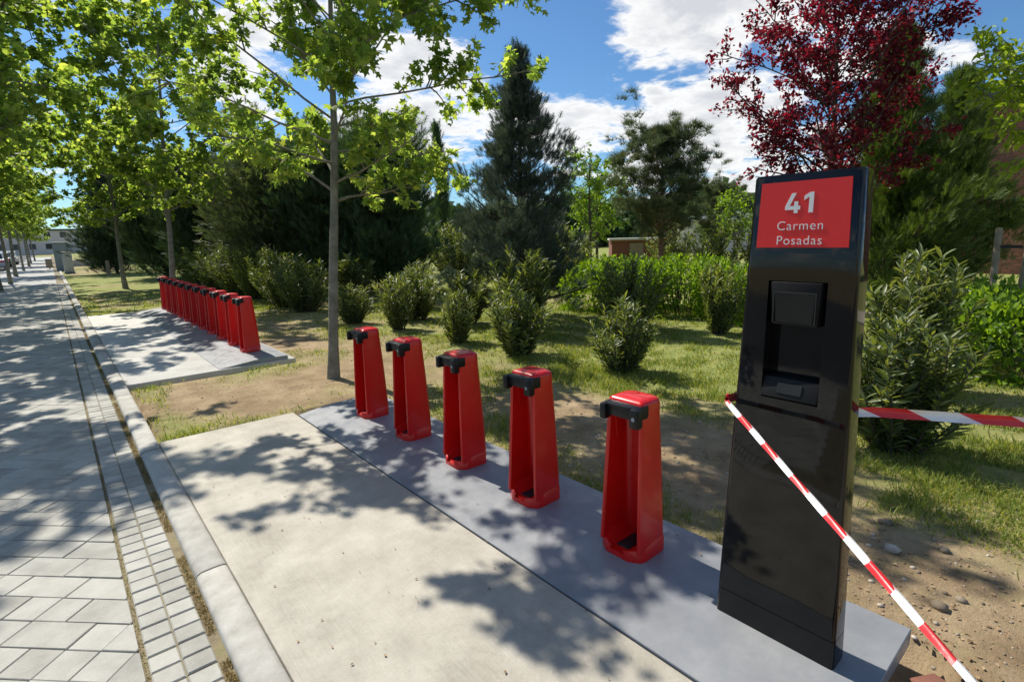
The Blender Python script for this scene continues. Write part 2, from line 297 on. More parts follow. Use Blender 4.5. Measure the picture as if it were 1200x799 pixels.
def tubes(paths, sides=6):
    Vs = []; Fs = []; o = 0
    for P, Rr in paths:
        P = np.asarray(P, float); Rr = np.asarray(Rr, float); n = len(P)
        T = unit(np.gradient(P, axis=0)); ref = np.array([1.0, 0.2, 0.1]); a = unit(np.cross(T, ref)); b = np.cross(T, a)
        th = np.arange(sides) * 2 * np.pi / sides
        ring = P[:, None] + Rr[:, None, None] * (a[:, None] * np.cos(th)[None, :, None] + b[:, None] * np.sin(th)[None, :, None])
        Vs.append(ring.reshape(-1, 3))
        i = np.arange(n - 1)[:, None] * sides; j = np.arange(sides)[None]; k = (j + 1) % sides
        Fs.append(np.stack([i + j, i + k, i + k + sides, i + j + sides], -1).reshape(-1, 4) + o); o += n * sides
    return np.concatenate(Vs), np.concatenate(Fs)
def bend(p0, d0, L, n, up, rs, wig=0.06):
    P = [np.array(p0, float)]; d = np.array(d0, float); d /= np.linalg.norm(d)
    for i in range(n):
        d = d + np.array([0, 0, up / n]) + rs.normal(size=3) * wig; d /= np.linalg.norm(d); P.append(P[-1] + d * L / n)
    return np.array(P)

def broadleaf(seed, H, first, R, nl, r0, tmpl, lsize, density, prof, up=(0.5, 0.9), droop=0.4, lean=(0, 0), clus=5, sidep=0.75, az_bias=None, sub_len=0.42):
    """trunk + limbs + twigs; returns wood (V,F) and foliage (V,F)"""
    rs = np.random.default_rng(seed); tr = bend((0, 0, -0.1), (lean[0], lean[1], 1), H * .96, 12, 0.05, rs, 0.018)
    tr[:2, :2] *= 0.2
    tz = np.linspace(0, 1, len(tr)); rad = r0 * (1 - 0.86 * tz ** 1.1); rad[0] *= 1.35
    wood = [(tr, rad)]; LP = []; LD = []
    for i in range(nl):
        f = (i + rs.uniform(0, 1)) / nl; h = first + (H * .93 - first) * f
        k = h / (H * .96) * 12; a = int(min(k, 11)); p = tr[a] + (tr[a + 1] - tr[a]) * (k - a)
        az = i * 2.399 + rs.uniform(-.5, .5); L = R * prof(f) * rs.uniform(.75, 1.15)
        if az_bias is not None: L *= az_bias(az)
        e = rs.uniform(*up); d = (math.cos(az) * math.cos(e), math.sin(az) * math.cos(e), math.sin(e))
        br = bend(p, d, L, 6, rs.uniform(-.1, .35), rs, 0.10); rb = np.interp(k, range(len(tr)), rad) * .36
        wood.append((br, np.linspace(rb, .006, 7)))
        ns = max(3, int(L / .16))
        for s in range(ns):
            q = rs.uniform(.22, 1.0) * 6; b0 = int(min(q, 5)); p2 = br[b0] + (br[b0 + 1] - br[b0]) * (q - b0)
            bd = unit(br[b0 + 1] - br[b0]); sd_ = unit(np.cross(bd, rs.normal(size=3))); dd = unit(bd * .55 + sd_ * sidep + np.array([0, 0, .15]))
            L2 = rs.uniform(.5, 1.1) * (sub_len + .14 * L) * (1.05 - .45 * q / 6); tw = bend(p2, dd, L2, 4, -.15, rs, .14)
            wood.append((tw, np.linspace(.009, .003, 5)))
            m_ = max(2, int(L2 * density))
            for c in range(m_):
                qq = rs.uniform(.2, 1.0) * 4; c0 = int(min(qq, 3)); pp = tw[c0] + (tw[c0 + 1] - tw[c0]) * (qq - c0)
                for _ in range(clus):
                    dr = unit(unit(tw[c0 + 1] - tw[c0]) * .5 + rs.normal(size=3) * .8 + np.array([0, 0, -droop]))
                    LP.append(pp + rs.normal(size=3) * .045); LD.append(dr)
    P = np.array(LP); D = np.array(LD); n = len(P)
    Nn = unit(np.array([0, 0, 1.0]) + rs.normal(size=(n, 3)) * .65)
    V, F = scatter(tmpl, P, D, Nn, lsize * rs.uniform(.6, 1.2, n))
    return tubes(wood, 7), (V, F)
def conifer(seed, H, R, nb, spb, slen, prof, h0=0.15, el=(0.1, 0.5), upcurve=0.5, jag=0.25, tmpl=FEATHER, dirup=0.35, width=0.17, inner=0.12, r0=0.09, sx=1.0, clump=0, cr=0.16):
    rs = np.random.default_rng(seed); tr = bend((0, 0, -.1), (0, 0, 1), H * .97, 8, 0.03, rs, .012); rad = r0 * (1 - .9 * np.linspace(0, 1, 9))
    wood = [(tr, rad)]; P = []; D = []; S = []
    for i in range(nb):
        f = ((i + rs.uniform()) / nb); h = h0 + (H * .97 - h0) * f
        k = h / (H * .97) * 8; a = int(min(k, 7)); p = tr[a] + (tr[a + 1] - tr[a]) * (k - a); az = i * 2.399 + rs.uniform(-.6, .6)
        L = max(.12, R * prof(f) * (1 + jag * rs.normal())); e = rs.uniform(*el) + .5 * f
        br = bend(p, (math.cos(az) * math.cos(e), math.sin(az) * math.cos(e), math.sin(e)), L, 5, upcurve, rs, .07)
        wood.append((br, np.linspace(max(.008, rad[min(a, 8)] * .35), .004, 6)))
        m_ = max(6, int(spb * (.35 + L / R)))
        q = (inner + (1 - inner) * rs.random(m_) ** .75) * 5; b0 = np.minimum(q.astype(int), 4); pp = br[b0] + (br[b0 + 1] - br[b0]) * (q - b0)[:, None]
        bd = unit(br[b0 + 1] - br[b0]); off = rs.normal(size=(m_, 3)) * (width * L * (1.15 - .8 * q[:, None] / 5) + .03)
        off[:, 2] *= .6
        if clump:
            nc = max(2, m_ // clump); ci = rs.integers(0, m_, nc); ctr = (pp + off)[ci]; w_i = rs.integers(0, nc, m_)
            loc_ = rs.normal(size=(m_, 3)) * cr * (.6 + .5 * rs.random((m_, 1))) * np.array([1, 1, .7]); pp = ctr[w_i]; off = loc_
        P.append(pp + off); D.append(unit(bd * .9 + unit(off) * .55 + rs.normal(size=(m_, 3)) * .22 + np.array([0, 0, dirup]))); S.append(rs.uniform(.6, 1.2, m_))
    ntop = int(spb * 1.2); P.append(tr[-1] + np.c_[rs.normal(size=(ntop, 2)) * .05, -rs.random(ntop) * H * .12]); D.append(unit(np.c_[rs.normal(size=(ntop, 2)) * .5, np.ones(ntop)])); S.append(rs.uniform(.6, 1.0, ntop))
    P = np.concatenate(P); D = np.concatenate(D); S = np.concatenate(S) * slen
    V, F = scatter(tmpl, P, D, unit(rs.normal(size=P.shape)), S, sx=np.full(len(P), sx))
    return tubes(wood, 6), (V, F)
def put_tree(name, wood, crown, wmat, cmat, loc, rz=0.0, sc=1.0, label=None, cat='tree', group=None, wood_name='trunk', crown_name='crown'):
    e = empty(name, loc, rz, label, cat, group); e.scale = (sc, sc, sc)
    mk(wood_name, wood, wmat, e); mk(crown_name, crown, cmat, e); return e
def meshes(wc, n): return np_mesh(n + '_wood', wc[0][0], wc[0][1], True), np_mesh(n + '_leaves', wc[1][0], wc[1][1])

# ------------------------------------------------------------------ the setting: ground
def lawnmask(x, y):
    n = vnoise(x, y, 5, 4, 0.55)
    base = 0.36 + 0.60 * (1 / (1 + np.exp(-(x - 3.2) * 1.8)))
    base = base - 0.75 * np.exp(-(((x - 2.8) / 1.1) ** 2 + ((y + 0.2) / 1.3) ** 2))
    base = base - 0.45 * np.exp(-(((x - 2.2) / 1.3) ** 2 + ((y - 6.6) / 2.0) ** 2)) - 0.3 * np.exp(-(((x - 2.0) / 1.2) ** 2 + ((y - 19) / 3.5) ** 2))
    base = base + 0.6 * np.exp(-((y - 33) / 9.0) ** 2) * (x > 0.4) + 0.6 * np.exp(-(((x - 0.62) / 0.16) ** 2)) * (x > 0.4) + 0.35 * np.exp(-(((x - 2.2) / .4) ** 2 + ((y - 5.6) / .5) ** 2))
    base = base + 0.3 * np.exp(-(((x - 7) / 2.0) ** 2 + ((y - 4.4) / 2.0) ** 2))
    return np.clip(base + (n - 0.5) * 2.3, 0, 1)
def gz(x, y):
    z = -0.035 + 0.030 * (vnoise(x, y, 9, 4, 1.3) - .5) + 0.02 * (vnoise(x, y, 11, 3, 6.0) - .5)
    low = (x < 0.46) | ((x < 2.34) & (((y > 0.30) & (y < 4.98)) | ((y > 7.2) & (y < 15.6)))) | ((x < 1.6) & (y < 4.98))
    return np.where(low, -0.17, z)
gx = np.concatenate([[-300, -120, -60, -25, -10, -4], np.arange(-1.5, 0.3, .6), np.arange(0.4, 9, .075), np.arange(9, 16, .35), np.arange(16, 40, 2.0), [45, 60, 90, 150, 300]])
gy = np.concatenate([[-300, -120, -60, -25, -10, -5], np.arange(-3, 9, .075), np.arange(9, 20, .25), np.arange(20, 45, 1.0), [50, 60, 80, 110, 160, 300]])
XX, YY = np.meshgrid(gx, gy, indexing='ij'); ZZ = gz(XX, YY)
idx = np.arange(XX.size).reshape(XX.shape)
gm_ = np_mesh('ground', np.c_[XX.ravel(), YY.ravel(), ZZ.ravel()], np.stack([idx[:-1, :-1], idx[1:, :-1], idx[1:, 1:], idx[:-1, 1:]], -1).reshape(-1, 4), True)
at_ = gm_.attributes.new('lawn', 'FLOAT', 'POINT'); at_.data.foreach_set('value', lawnmask(XX, YY).ravel().astype(np.float32))
g = mk('ground', gm_, 'ground_soil'); g['kind'] = 'structure'
def structure(o): o['kind'] = 'structure'; return o

# road and far kerb side
structure(MB().box(-11.5, -2.7, -30, 240, -0.20, -0.13).build('road', 'asphalt'))
# sidewalk bed, band of small pavers, curb
side = structure(MB().box(-2.5, 0.305, -4, 130, -0.16, -0.0385).build('sidewalk', 'joint_soil'))
rk = structure(MB().box(-2.7, -2.502, -4, 130, -0.20, -0.03).build('road_kerb', 'curb_concrete', bevel=0.015))
def clip_poly(P, a, b, c):        # keep a*x+b*y<=c
    o = []
    for i in range(len(P)):
        p, q = P[i], P[(i + 1) % len(P)]; fp = a * p[0] + b * p[1] - c; fq = a * q[0] + b * q[1] - c
        if fp <= 0: o.append(p)
        if (fp < 0 < fq) or (fq < 0 < fp):
            s = fp / (fp - fq); o.append((p[0] + (q[0] - p[0]) * s, p[1] + (q[1] - p[1]) * s))
    return o
def prism(P, zt, ch=0.0028, depth=0.03, groove=None):
    """chamfered slab from a convex polygon: verts, faces"""
    P = np.array(P); c = P.mean(0); n = len(P); L = np.linalg.norm(P - c, axis=1, keepdims=True)
    I = c + (P - c) * (1 - ch * 1.4 / np.maximum(L, .03))
    V = [(x, y, zt - depth) for x, y in P] + [(x, y, zt - ch) for x, y in P] + [(x, y, zt) for x, y in I]
    F = []
    for k in range(2):
        for j in range(n): F.append((k * n + j, k * n + (j + 1) % n, k * n + n + (j + 1) % n, k * n + n + j))
    F.append(tuple(range(2 * n, 3 * n))); return V, F
rs = np.random.default_rng(12)
pav = []
W_, L_ = 0.15, 0.30; ca = math.sqrt(.5)
du = np.array([ca, -ca]); dv = np.array([ca, ca])      # rows run along du (down-right), stacked along dv
for r in range(-25, 420):
    for k in range(-260, 60):
        off = (r % 2) * .5 * L_
        u0 = k * L_ + off; v0 = r * W_
        cxy = np.array([0.03, 2.18]) + du * (u0 + L_ / 2) + dv * (v0 + W_ / 2)
        if cxy[0] < -2.45 or cxy[0] > .2 or cxy[1] < 1.2 or cxy[1] > 30: continue
        halves = ((0.0024, L_ / 2 - .0007), (L_ / 2 + .0007, L_ - .0024)) if rs.random() < .6 else ((.0024, L_ - .0024),)
        for ua, ub in halves:
            g_ = .0024
            Q = [np.array([0.03, 2.18]) + du * (u0 + a) + dv * (v0 + b_) for a, b_ in ((ua, g_), (ub, g_), (ub, W_ - g_), (ua, W_ - g_))]
            Q = clip_poly([tuple(q) for q in Q], 1, 0, 0.040)
            if len(Q) < 3: continue
            Q = clip_poly(Q, -1, 0, 2.49)
            if len(Q) < 3: continue
            A = 0.5 * abs(sum(Q[i][0] * Q[(i + 1) % len(Q)][1] - Q[(i + 1) % len(Q)][0] * Q[i][1] for i in range(len(Q))))
            if A < .0012: continue
            pav.append((Q, np.mean(Q, axis=0)))
def in_view(c, marg=40):
    d = Vector((c[0], c[1], -0.03)) - Vector((0, 0, 1.55)); z = d.dot(cf)
    if z < .3: return None
    x = 600 + 624.3 * d.dot(cr) / z; y = 399.5 - 624.3 * d.dot(cu) / z
    return z if (-marg < x < 1200 and 0 < y < 799 + marg) else None
vis = sorted([(in_view(c), i) for i, (Q, c) in enumerate(pav) if in_view(c)]); near = set(i for z, i in vis[:300])
rest = MB()
for i, (Q, c) in enumerate(pav):
    V, F = prism(Q, -0.030 + rs.normal() * .0010)
    tx, ty = rs.normal(size=2) * .006; V = [(x, y, z + (x - c[0]) * tx + (y - c[1]) * ty) for x, y, z in V]
    if i in near:
        V = [(x - c[0], y - c[1], z) for x, y, z in V]
        mb = MB(); mb.add(V, F); mb.build('paver', 'paver_concrete', side, loc=(c[0], c[1], 0))
    else: rest.add(V, F)
o = rest.build('pavers', 'paver_concrete', side); o['kind'] = 'stuff'
structure_far = MB().box(-2.49, 0.035, 30.3, 129, -0.06, -0.034).build('far_paving', 'sidewalk_far', side)
# small pavers in two columns
band = structure(MB().box(0.046, 0.262, -3.9, 129.9, -0.060, -0.0368).build('paver_band', 'joint_soil'))
base_sp = {}
rest = MB(); cnt = 0
for k in range(0, 290):
    for c in range(2):
        y0 = 1.5 + k * .1035 + (0.0 if c == 0 else .004); x0 = 0.058 + c * .1045
        Q = [(x0, y0), (x0 + .1005, y0), (x0 + .1005, y0 + .0965), (x0, y0 + .0965)]
        cxy = np.mean(Q, axis=0); V, F = prism(Q, -0.030 + rs.normal() * .0012, .005, .022)
        if in_view(cxy) and cnt < 260:
            vkey = int(rs.integers(0, 6)); cnt += 1
            if vkey not in base_sp:
                mb = MB(); mb.add([(x - cxy[0], y - cxy[1], z) for x, y, z in V], F); ob = mb.build('small_paver', 'paver_concrete', band, loc=(cxy[0], cxy[1], 0)); base_sp[vkey] = ob.data
            else: mk('small_paver', base_sp[vkey], None, band, loc=(cxy[0], cxy[1], 0))
        else: rest.add(V, F)
o = rest.build('small_pavers', 'paver_concrete', band); o['kind'] = 'stuff'
# curb: one rounded stone a metre
curb = structure(MB().box(0.312, 0.425, -3.9, 129.9, -0.16, -0.03).build('curb', 'joint_soil'))
def curbstone(L):
    prof = [(0.303, -.15), (0.303, -.016), (0.310, -.002), (0.328, .007), (0.38, .010), (0.42, .009), (0.434, .004), (0.438, -.006), (0.438, -.15)]
    mb = MB(); mb.loft([[(x, y, z - (.004 if y in (0, L) else 0)) for x, z in prof] for y in (0, .012, L - .012, L)]); return mb
cs = None
for k in range(-3, 52):
    y0 = 2.742 + k * 1.02 - 2 * 1.02
    if cs is None: ob = curbstone(1.012).build('curbstone', 'curb_concrete', curb, smooth=50, loc=(0, y0, 0)); cs = ob.data
    else: ob = mk('curbstone', cs, None, curb, loc=(0, y0, 0))
    ob.location.x += rs.normal() * .002; ob.location.z += rs.normal() * .0015; ob.rotation_euler = (0, rs.normal() * .004, rs.normal() * .002)
# concrete pads
structure(MB().box(0.4405, 1.495, -2.5, 4.92, -0.14, 0.004).build('concrete_pad', 'concrete', bevel=0.008))
mbp = MB()
structure(MB().box(0.4405, 2.33, 7.30, 15.45, -0.14, 0.002).build('concrete_pad', 'concrete_pale', bevel=0.010))
# painted base plates: ramp up to a ridge, then flat
def plate(y0, y1, x0, x1, zt, name, label):
    e = MB(); prof = [(x0, -.02), (x0, .006), (1.795, zt - .002), (1.81, zt), (x1, zt), (x1, -.03)]
    e.loft([[(x, y, z) for x, z in prof] for y in (y1, y0)])
    o = e.build(name, 'plate_grey', bevel=0.003, seg=1); tag(o, label, 'base plate', 'dock base plates'); return o
plate(0.385, 4.80, 1.503, 2.285, .042, 'base_plate', 'grey painted base plate under the totem and the five near red docks')
plate(7.33, 15.42, 1.40, 2.24, .05, 'base_plate', 'grey painted base plate under the far row of red docks')
structure(MB().box(1.4952, 1.5028, 0.0, 4.9, -0.06, -0.006).build('pad_joint', 'dark_groove'))
structure(MB().box(10.9, 12.6, -20, 4.6, -0.05, 0.012).build('path', 'pale_path'))

# ------------------------------------------------------------------ bike docks
def rring(x0, x1, y0, y1, z, rf, rb, seg=5):
    """rounded rectangle ring, front (x0) radius rf, back radius rb"""
    pts = []
    for cx, cy, r, a0 in ((x0 + rf, y0 + rf, rf, math.pi), (x1 - rb, y0 + rb, rb, 1.5 * math.pi), (x1 - rb, y1 - rb, rb, 0), (x0 + rf, y1 - rf, rf, .5 * math.pi)):
        for s in range(seg + 1):
            a = a0 + s / seg * math.pi / 2; pts.append((cx + r * math.cos(a), cy + r * math.sin(a), z))
    return pts
def make_dock():
    e = empty('bike_dock')
    hb, wd, dp = .765, .240, .225
    def ext(z):
        f = z / hb; bul = .006 * math.sin(math.pi * f)
        return (0.0 + .028 * f, dp - .034 * f + bul, -wd / 2 + .0245 * f, wd / 2 - .0245 * f)
    mb = MB()
    # U-shaped wall, lofted
    def uring(z):
        x0, x1, y0, y1 = ext(z); th = .021; rb = .05; ri = .032; xi = x1 - .045 - .02 * (z / hb); pts = []
        pts += [(x0 + .004, y0 + .001, z), (x0 + .012, y0, z)]
        for cx, cy, a0 in ((x1 - rb, y0 + rb, 1.5 * math.pi), (x1 - rb, y1 - rb, 0)):
            for s in range(6): a = a0 + s / 5 * math.pi / 2; pts.append((cx + rb * math.cos(a), cy + rb * math.sin(a), z))
        pts += [(x0 + .012, y1, z), (x0 + .004, y1 - .001, z), (x0, y1 - .006, z), (x0, y1 - th + .006, z), (x0 + .005, y1 - th, z)]
        for cx, cy, a0 in ((xi - ri, y1 - th - ri - .008, .5 * math.pi), (xi - ri, y0 + th + ri + .008, 0)):
            for s in range(5): a = a0 - s / 4 * math.pi / 2; pts.append((cx + ri * math.cos(a), cy + ri * math.sin(a), z))
        pts += [(x0 + .005, y0 + th, z), (x0, y0 + th - .006, z), (x0, y0 + .006, z)]
        return pts
    zs = [.046, .12, .2, .3, .4, .5, .6, .66, .705]
    mb.loft([uring(z) for z in zs])
    shell = mb.build('shell', 'dock_red', e, smooth=40)
    # foot with two shoulders either side of the wheel slot
    ft = MB(); rows = []
    nX = 9
    for i in range(nX):
        f = i / (nX - 1); x = -.014 + f * (dp + .001 + .014)
        hw = wd / 2 + .0015 - (.060 * max(0, 1 - f / .22) ** 2) - (.045 * max(0, (f - .82) / .18) ** 2)
        sh = .050 + .045 * min(1, max(0, (f - .08) / .35)); lipz = .026 + .006 * min(1, f / .1)
        sw = .042 - .006 * f
        rows.append([(x, -hw, 0), (x, -hw, sh * .75), (x, -hw + .012, sh), (x, -hw + .030, sh), (x, -sw, lipz + .003), (x, -sw + .006, lipz), (x, sw - .006, lipz), (x, sw, lipz + .003), (x, hw - .030, sh), (x, hw - .012, sh), (x, hw, sh * .75), (x, hw, 0)])
    ft.loft(rows); ft.build('foot', 'dock_red', e, smooth=38)
    sl_ = MB(); sl_.box(.028, .165, -.034, .034, .029, .037); sl_.build('wheel_slot', 'rubber_black', e, bevel=.003)
    # head with a gently arched top
    hd = MB()
    def hring(z, ins=0.0, dx=0.0): x0, x1, y0, y1 = ext(min(z, hb)); return rring(x0 + ins + dx, x1 - ins, y0 + ins, y1 - ins, z, .014, .045)
    hd.loft([hring(.7055), hring(.745), hring(.757, .002), hring(.765, .008), hring(.771, .030), hring(.774, .055)]); hd.build('head', 'dock_red', e, smooth=35)
    x0, x1, y0, y1 = ext(.62)
    br = MB(); br.add([(x0 + .03, y0 + .022, .70), (x0 + .05, y0 + .022, .56), (x1 - .07, y0 + .024, .60), (x0 + .03, y0 + .034, .70), (x0 + .05, y0 + .030, .56), (x1 - .07, y0 + .036, .60)], [(0, 1, 2), (3, 5, 4), (0, 3, 4, 1), (1, 4, 5, 2), (2, 5, 3, 0)])
    br.build('brace', 'dock_red', e); br = MB()
    br.add([(x0 + .03, y1 - .034, .70), (x0 + .05, y1 - .030, .56), (x1 - .07, y1 - .036, .60), (x0 + .03, y1 - .022, .70), (x0 + .05, y1 - .022, .56), (x1 - .07, y1 - .024, .60)], [(0, 1, 2), (3, 5, 4), (0, 3, 4, 1), (1, 4, 5, 2), (2, 5, 3, 0)])
    br.build('brace', 'dock_red', e)
    # black wheel clamp: cross bar with two jaws
    cl = MB(); h0, h1 = .668, .752
    cl.box(-.010, .075, -.100, .090, .690, h1); c0 = cl.build('wheel_clamp', 'steel_black', e, bevel=.007)
    j = MB(); j.box(-.022, .020, -.109, -.060, .658, .748); j.build('jaw', 'steel_black', c0, bevel=.009)
    j = MB(); j.box(-.030, .020, .066, .100, .670, .746); j.build('jaw', 'steel_black', c0, bevel=.009)
    j = MB(); j.box(-.018, -.008, -.061, .067, .736, .7505); j.build('lip', 'steel_black', c0, bevel=.004)
    b_ = MB(); b_.loft([[(x, -.084 + .009 * math.cos(a), .703 + .009 * math.sin(a)) for a in np.linspace(0, 2 * math.pi, 11)[:-1]] for x in (-.0215, -.0245)]); b_.build('sensor', 'cabinet_grey', c0)
    return e
dock = make_dock()
ORD = ['nearest the black totem', 'second from the black totem', 'third from the totem', 'fourth from the black totem', 'fifth from the totem']
for k in range(5):
    o = dock if k == 0 else copy_tree(dock)
    o.location = (1.852, 1.439 + .699 * k, .042); o.rotation_euler = (0, 0, rs.normal() * .012)
    tag(o, 'red bike dock with black clamp in the near row, ' + ORD[k], 'bike dock', 'red bike docks')
FORD = ['first and nearest', 'second', 'third', 'fourth', 'fifth', 'sixth', 'seventh', 'eighth', 'ninth', 'tenth', 'eleventh and last']
for k in range(11):
    o = copy_tree(dock); o.location = (1.852, 8.04 + .70 * k, .050); o.rotation_euler = (0, 0, rs.normal() * .010)
    tag(o, 'red bike dock in the long far row, %s counting from the near end' % FORD[k], 'bike dock', 'red bike docks')

# ------------------------------------------------------------------ totem
def make_totem():
    z0, zt = .042, 1.722; X = 1.846; D = .105
    e = empty('station_totem', (X, .726, z0), 0, 'tall black lacquered station totem with red panel numbered 41', 'totem')
    H = zt - z0
    def hw(z): return .2175 - .053 * z / H
    def xf(z): return .010 * z / H
    mb = MB()
    ry0, ry1 = -.093, .093        # recess in local y
    zr0, zr1 = .925, 1.335
    def ring(z):
        h = hw(z); x0 = xf(z); r = .016; pts = []
        pts.append((x0, ry1, z)); pts.append((x0, ry0, z))
        pts.append((x0, -h + r, z))
        for cx, cy, a0 in ((x0 + r, -h + r, math.pi), (D - r, -h + r, 1.5 * math.pi), (D - r, h - r, 0), (x0 + r, h - r, .5 * math.pi)):
            for s in range(1, 5): a = a0 + s / 4 * math.pi / 2; pts.append((cx + r * math.cos(a), cy + r * math.sin(a), z))
            pts.append((cx + r * math.cos(a), cy + r * math.sin(a), z)) if False else None
        return pts
    zs = [0.108, .5, zr0, zr1, H - .008, H]
    rings = [ring(z) for z in zs]; n = len(rings[0])
    tp = [(x * .94 + .004, y * .975, z) for x, y, z in rings[-1]]; rings[-1] = tp
    V = [p for r in rings for p in r]; F = []
    for i in range(len(zs) - 1):
        for j in range(n):
            if i == 2 and j == 0: continue
            F.append((i * n + j, i * n + (j + 1) % n, (i + 1) * n + (j + 1) % n, (i + 1) * n + j))
    F.append(tuple(reversed(range(n)))); F.append(tuple(range((len(zs) - 1) * n, len(zs) * n)))
    # recess pocket
    o = len(V); dpt = .062
    a, b_, c, d = rings[2][0], rings[2][1], rings[3][1], rings[3][0]
    V += [(a[0] + dpt, a[1], a[2]), (b_[0] + dpt, b_[1], b_[2]), (c[0] + dpt, c[1], c[2]), (d[0] + dpt, d[1], d[2])]
    A, B, C_, D_ = 2 * n, 2 * n + 1, 3 * n + 1, 3 * n
    F += [(A, B, o + 1, o), (B, C_, o + 2, o + 1), (C_, D_, o + 3, o + 2), (D_, A, o, o + 3), (o, o + 1, o + 2, o + 3)]
    mb.add(V, F); body = mb.build('body', 'totem_black', e, smooth=30)
    # plinth below a fine seam
    pl = MB(); rr = []
    for z in (0, .1045): rr.append([(x + .001, y * .999, z) for x, y, _ in ring(z)])
    pl.loft(rr); pl.build('plinth', 'totem_black', e, smooth=30)
    gk = MB(); gk.loft([[(x + (.004 if x < .06 else -.004), y * .985, z) for x, y, _ in ring(.106)] for z in (.1046, .1079)], False, False); gk.build('seam', 'dark_groove', e)
    # red sign panel, tapered with the body
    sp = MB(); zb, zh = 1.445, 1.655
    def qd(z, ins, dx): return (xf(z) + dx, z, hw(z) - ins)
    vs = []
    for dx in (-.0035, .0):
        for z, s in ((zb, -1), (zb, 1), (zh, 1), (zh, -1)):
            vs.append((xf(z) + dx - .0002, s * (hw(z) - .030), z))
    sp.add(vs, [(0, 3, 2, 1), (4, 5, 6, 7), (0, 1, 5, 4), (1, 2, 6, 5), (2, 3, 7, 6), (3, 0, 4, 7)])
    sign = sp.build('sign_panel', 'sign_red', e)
    def text(s, y, z, size, bold=0.0, spacing=1.0, sx=1.0):
        cu_ = bpy.data.curves.new('lettering', 'FONT'); cu_.body = s; cu_.size = size; cu_.align_x = 'CENTER'; cu_.align_y = 'CENTER'; cu_.offset = bold; cu_.extrude = .0006; cu_.space_character = spacing
        to = bpy.data.objects.new('tmp', cu_); COL.objects.link(to); dg = bpy.context.evaluated_depsgraph_get()
        me = bpy.data.meshes.new_from_object(to.evaluated_get(dg)); bpy.data.objects.remove(to)
        Mx = Matrix(((0, 0, -1, 0), (-sx, 0, 0, 0), (0, 1, 0, 0), (0, 0, 0, 1))); me.transform(Mx)
        xs = xf(z) - .0046
        lt = mk('lettering', me, 'lettering_white', sign); lt.location = (xs, y, z); lt.rotation_euler = (0, math.atan(.010 / H), 0)
        me.materials.clear(); me.materials.append(MATS['lettering_white']); return lt
    def digit(pts, y, z, h):
        a = MB(); n_ = len(pts); xs = xf(z) - .0041
        a.add([(xs - .0008 + .010 / H * (v * h), y - u_ * h, z + v * h) for u_, v in pts] + [(xs + .0006, y - u_ * h, z + v * h) for u_, v in pts], [tuple(range(n_)), tuple(reversed(range(n_, 2 * n_)))] + [(i_, i_ + n_, (i_ + 1) % n_ + n_, (i_ + 1) % n_) for i_ in range(n_)])
        a.build('lettering', 'lettering_white', sign)
    digit([(.30, 1), (.52, 1), (.22, .36), (.44, .36), (.44, .58), (.63, .58), (.63, .36), (.74, .36), (.74, .17), (.63, .17), (.63, 0), (.44, 0), (.44, .17), (0, .17), (0, .34)], .0545, 1.555, .063)
    digit([(.24, 0), (.45, 0), (.45, 1), (.26, 1), (0, .83), (0, .62), (.24, .78)], -.003, 1.555, .063)
    text('Carmen', .005, 1.514, .041, -.0003, 1.10)
    text('Posadas', .005, 1.467, .041, -.0003, 1.10)
    # screen housing: wedge leaning out of the recess
    hs = MB(); hx = .012
    hs.add([(-.004, .080, 1.332), (-.004, -.080, 1.332), (.004, -.072, 1.188), (.004, .072, 1.188), (.070, .082, 1.334), (.070, -.082, 1.334), (.070, -.074, 1.186), (.070, .074, 1.186)],
           [(0, 3, 2, 1), (4, 5, 6, 7), (0, 1, 5, 4), (1, 2, 6, 5), (2, 3, 7, 6), (3, 0, 4, 7)])
    hsg = hs.build('screen_housing', 'housing', e, bevel=.004)
    sc_ = MB(); sc_.add([(-.0052, .064, 1.296), (-.0052, -.064, 1.296), (-.0010, -.058, 1.198), (-.0010, .058, 1.198), (.006, .064, 1.296), (.006, -.064, 1.296), (.006, -.058, 1.198), (.006, .058, 1.198)],
           [(0, 3, 2, 1), (4, 5, 6, 7), (0, 1, 5, 4), (1, 2, 6, 5), (2, 3, 7, 6), (3, 0, 4, 7)])
    sc_.build('screen', 'screen_grey', hsg)
    fr = MB()
    for y0_, y1_, za, zb_ in ((-.068, -.0645, 1.196, 1.300), (.0645, .068, 1.196, 1.300), (-.0645, .0645, 1.2965, 1.3000)):
        fr.box(-.0068, .004, y0_, y1_, za, zb_)
    fr.build('screen_bezel', 'rubber_black', hsg)
    # card reader shelf at the foot of the recess
    sh = MB(); sh.add([(-.003, .0915, .932), (-.003, -.0915, .932), (.020, -.0915, 1.000), (.020, .0915, 1.000), (.066, .0915, .932), (.066, -.0915, .932), (.066, -.0915, 1.000), (.066, .0915, 1.000)],
           [(0, 3, 2, 1), (4, 5, 6, 7), (0, 1, 5, 4), (1, 2, 6, 5), (2, 3, 7, 6), (3, 0, 4, 7)])
    shf = sh.build('card_shelf', 'housing', e, bevel=.002)
    s2 = MB(); s2.add([(-.0005, .040, .950), (-.0005, -.040, .950), (.0105, -.040, .984), (.0105, .040, .984), (.010, .040, .947), (.010, -.040, .947), (.020, -.040, .982), (.020, .040, .982)],
           [(0, 3, 2, 1), (4, 5, 6, 7), (0, 1, 5, 4), (1, 2, 6, 5), (2, 3, 7, 6), (3, 0, 4, 7)])
    s2.build('card_reader', 'screen_grey', shf)
    return e
simple('housing', [(0.3, (0.008, 0.008, 0.008)), (0.7, (0.014, 0.014, 0.0135))], 9.0, 0.5, 0.05, 0.001, 80, spec=0.18)
simple('screen_grey', [(0.3, (0.020, 0.021, 0.019)), (0.7, (0.030, 0.031, 0.028))], 5.0, 0.3, 0, spec=0.2)
make_totem()

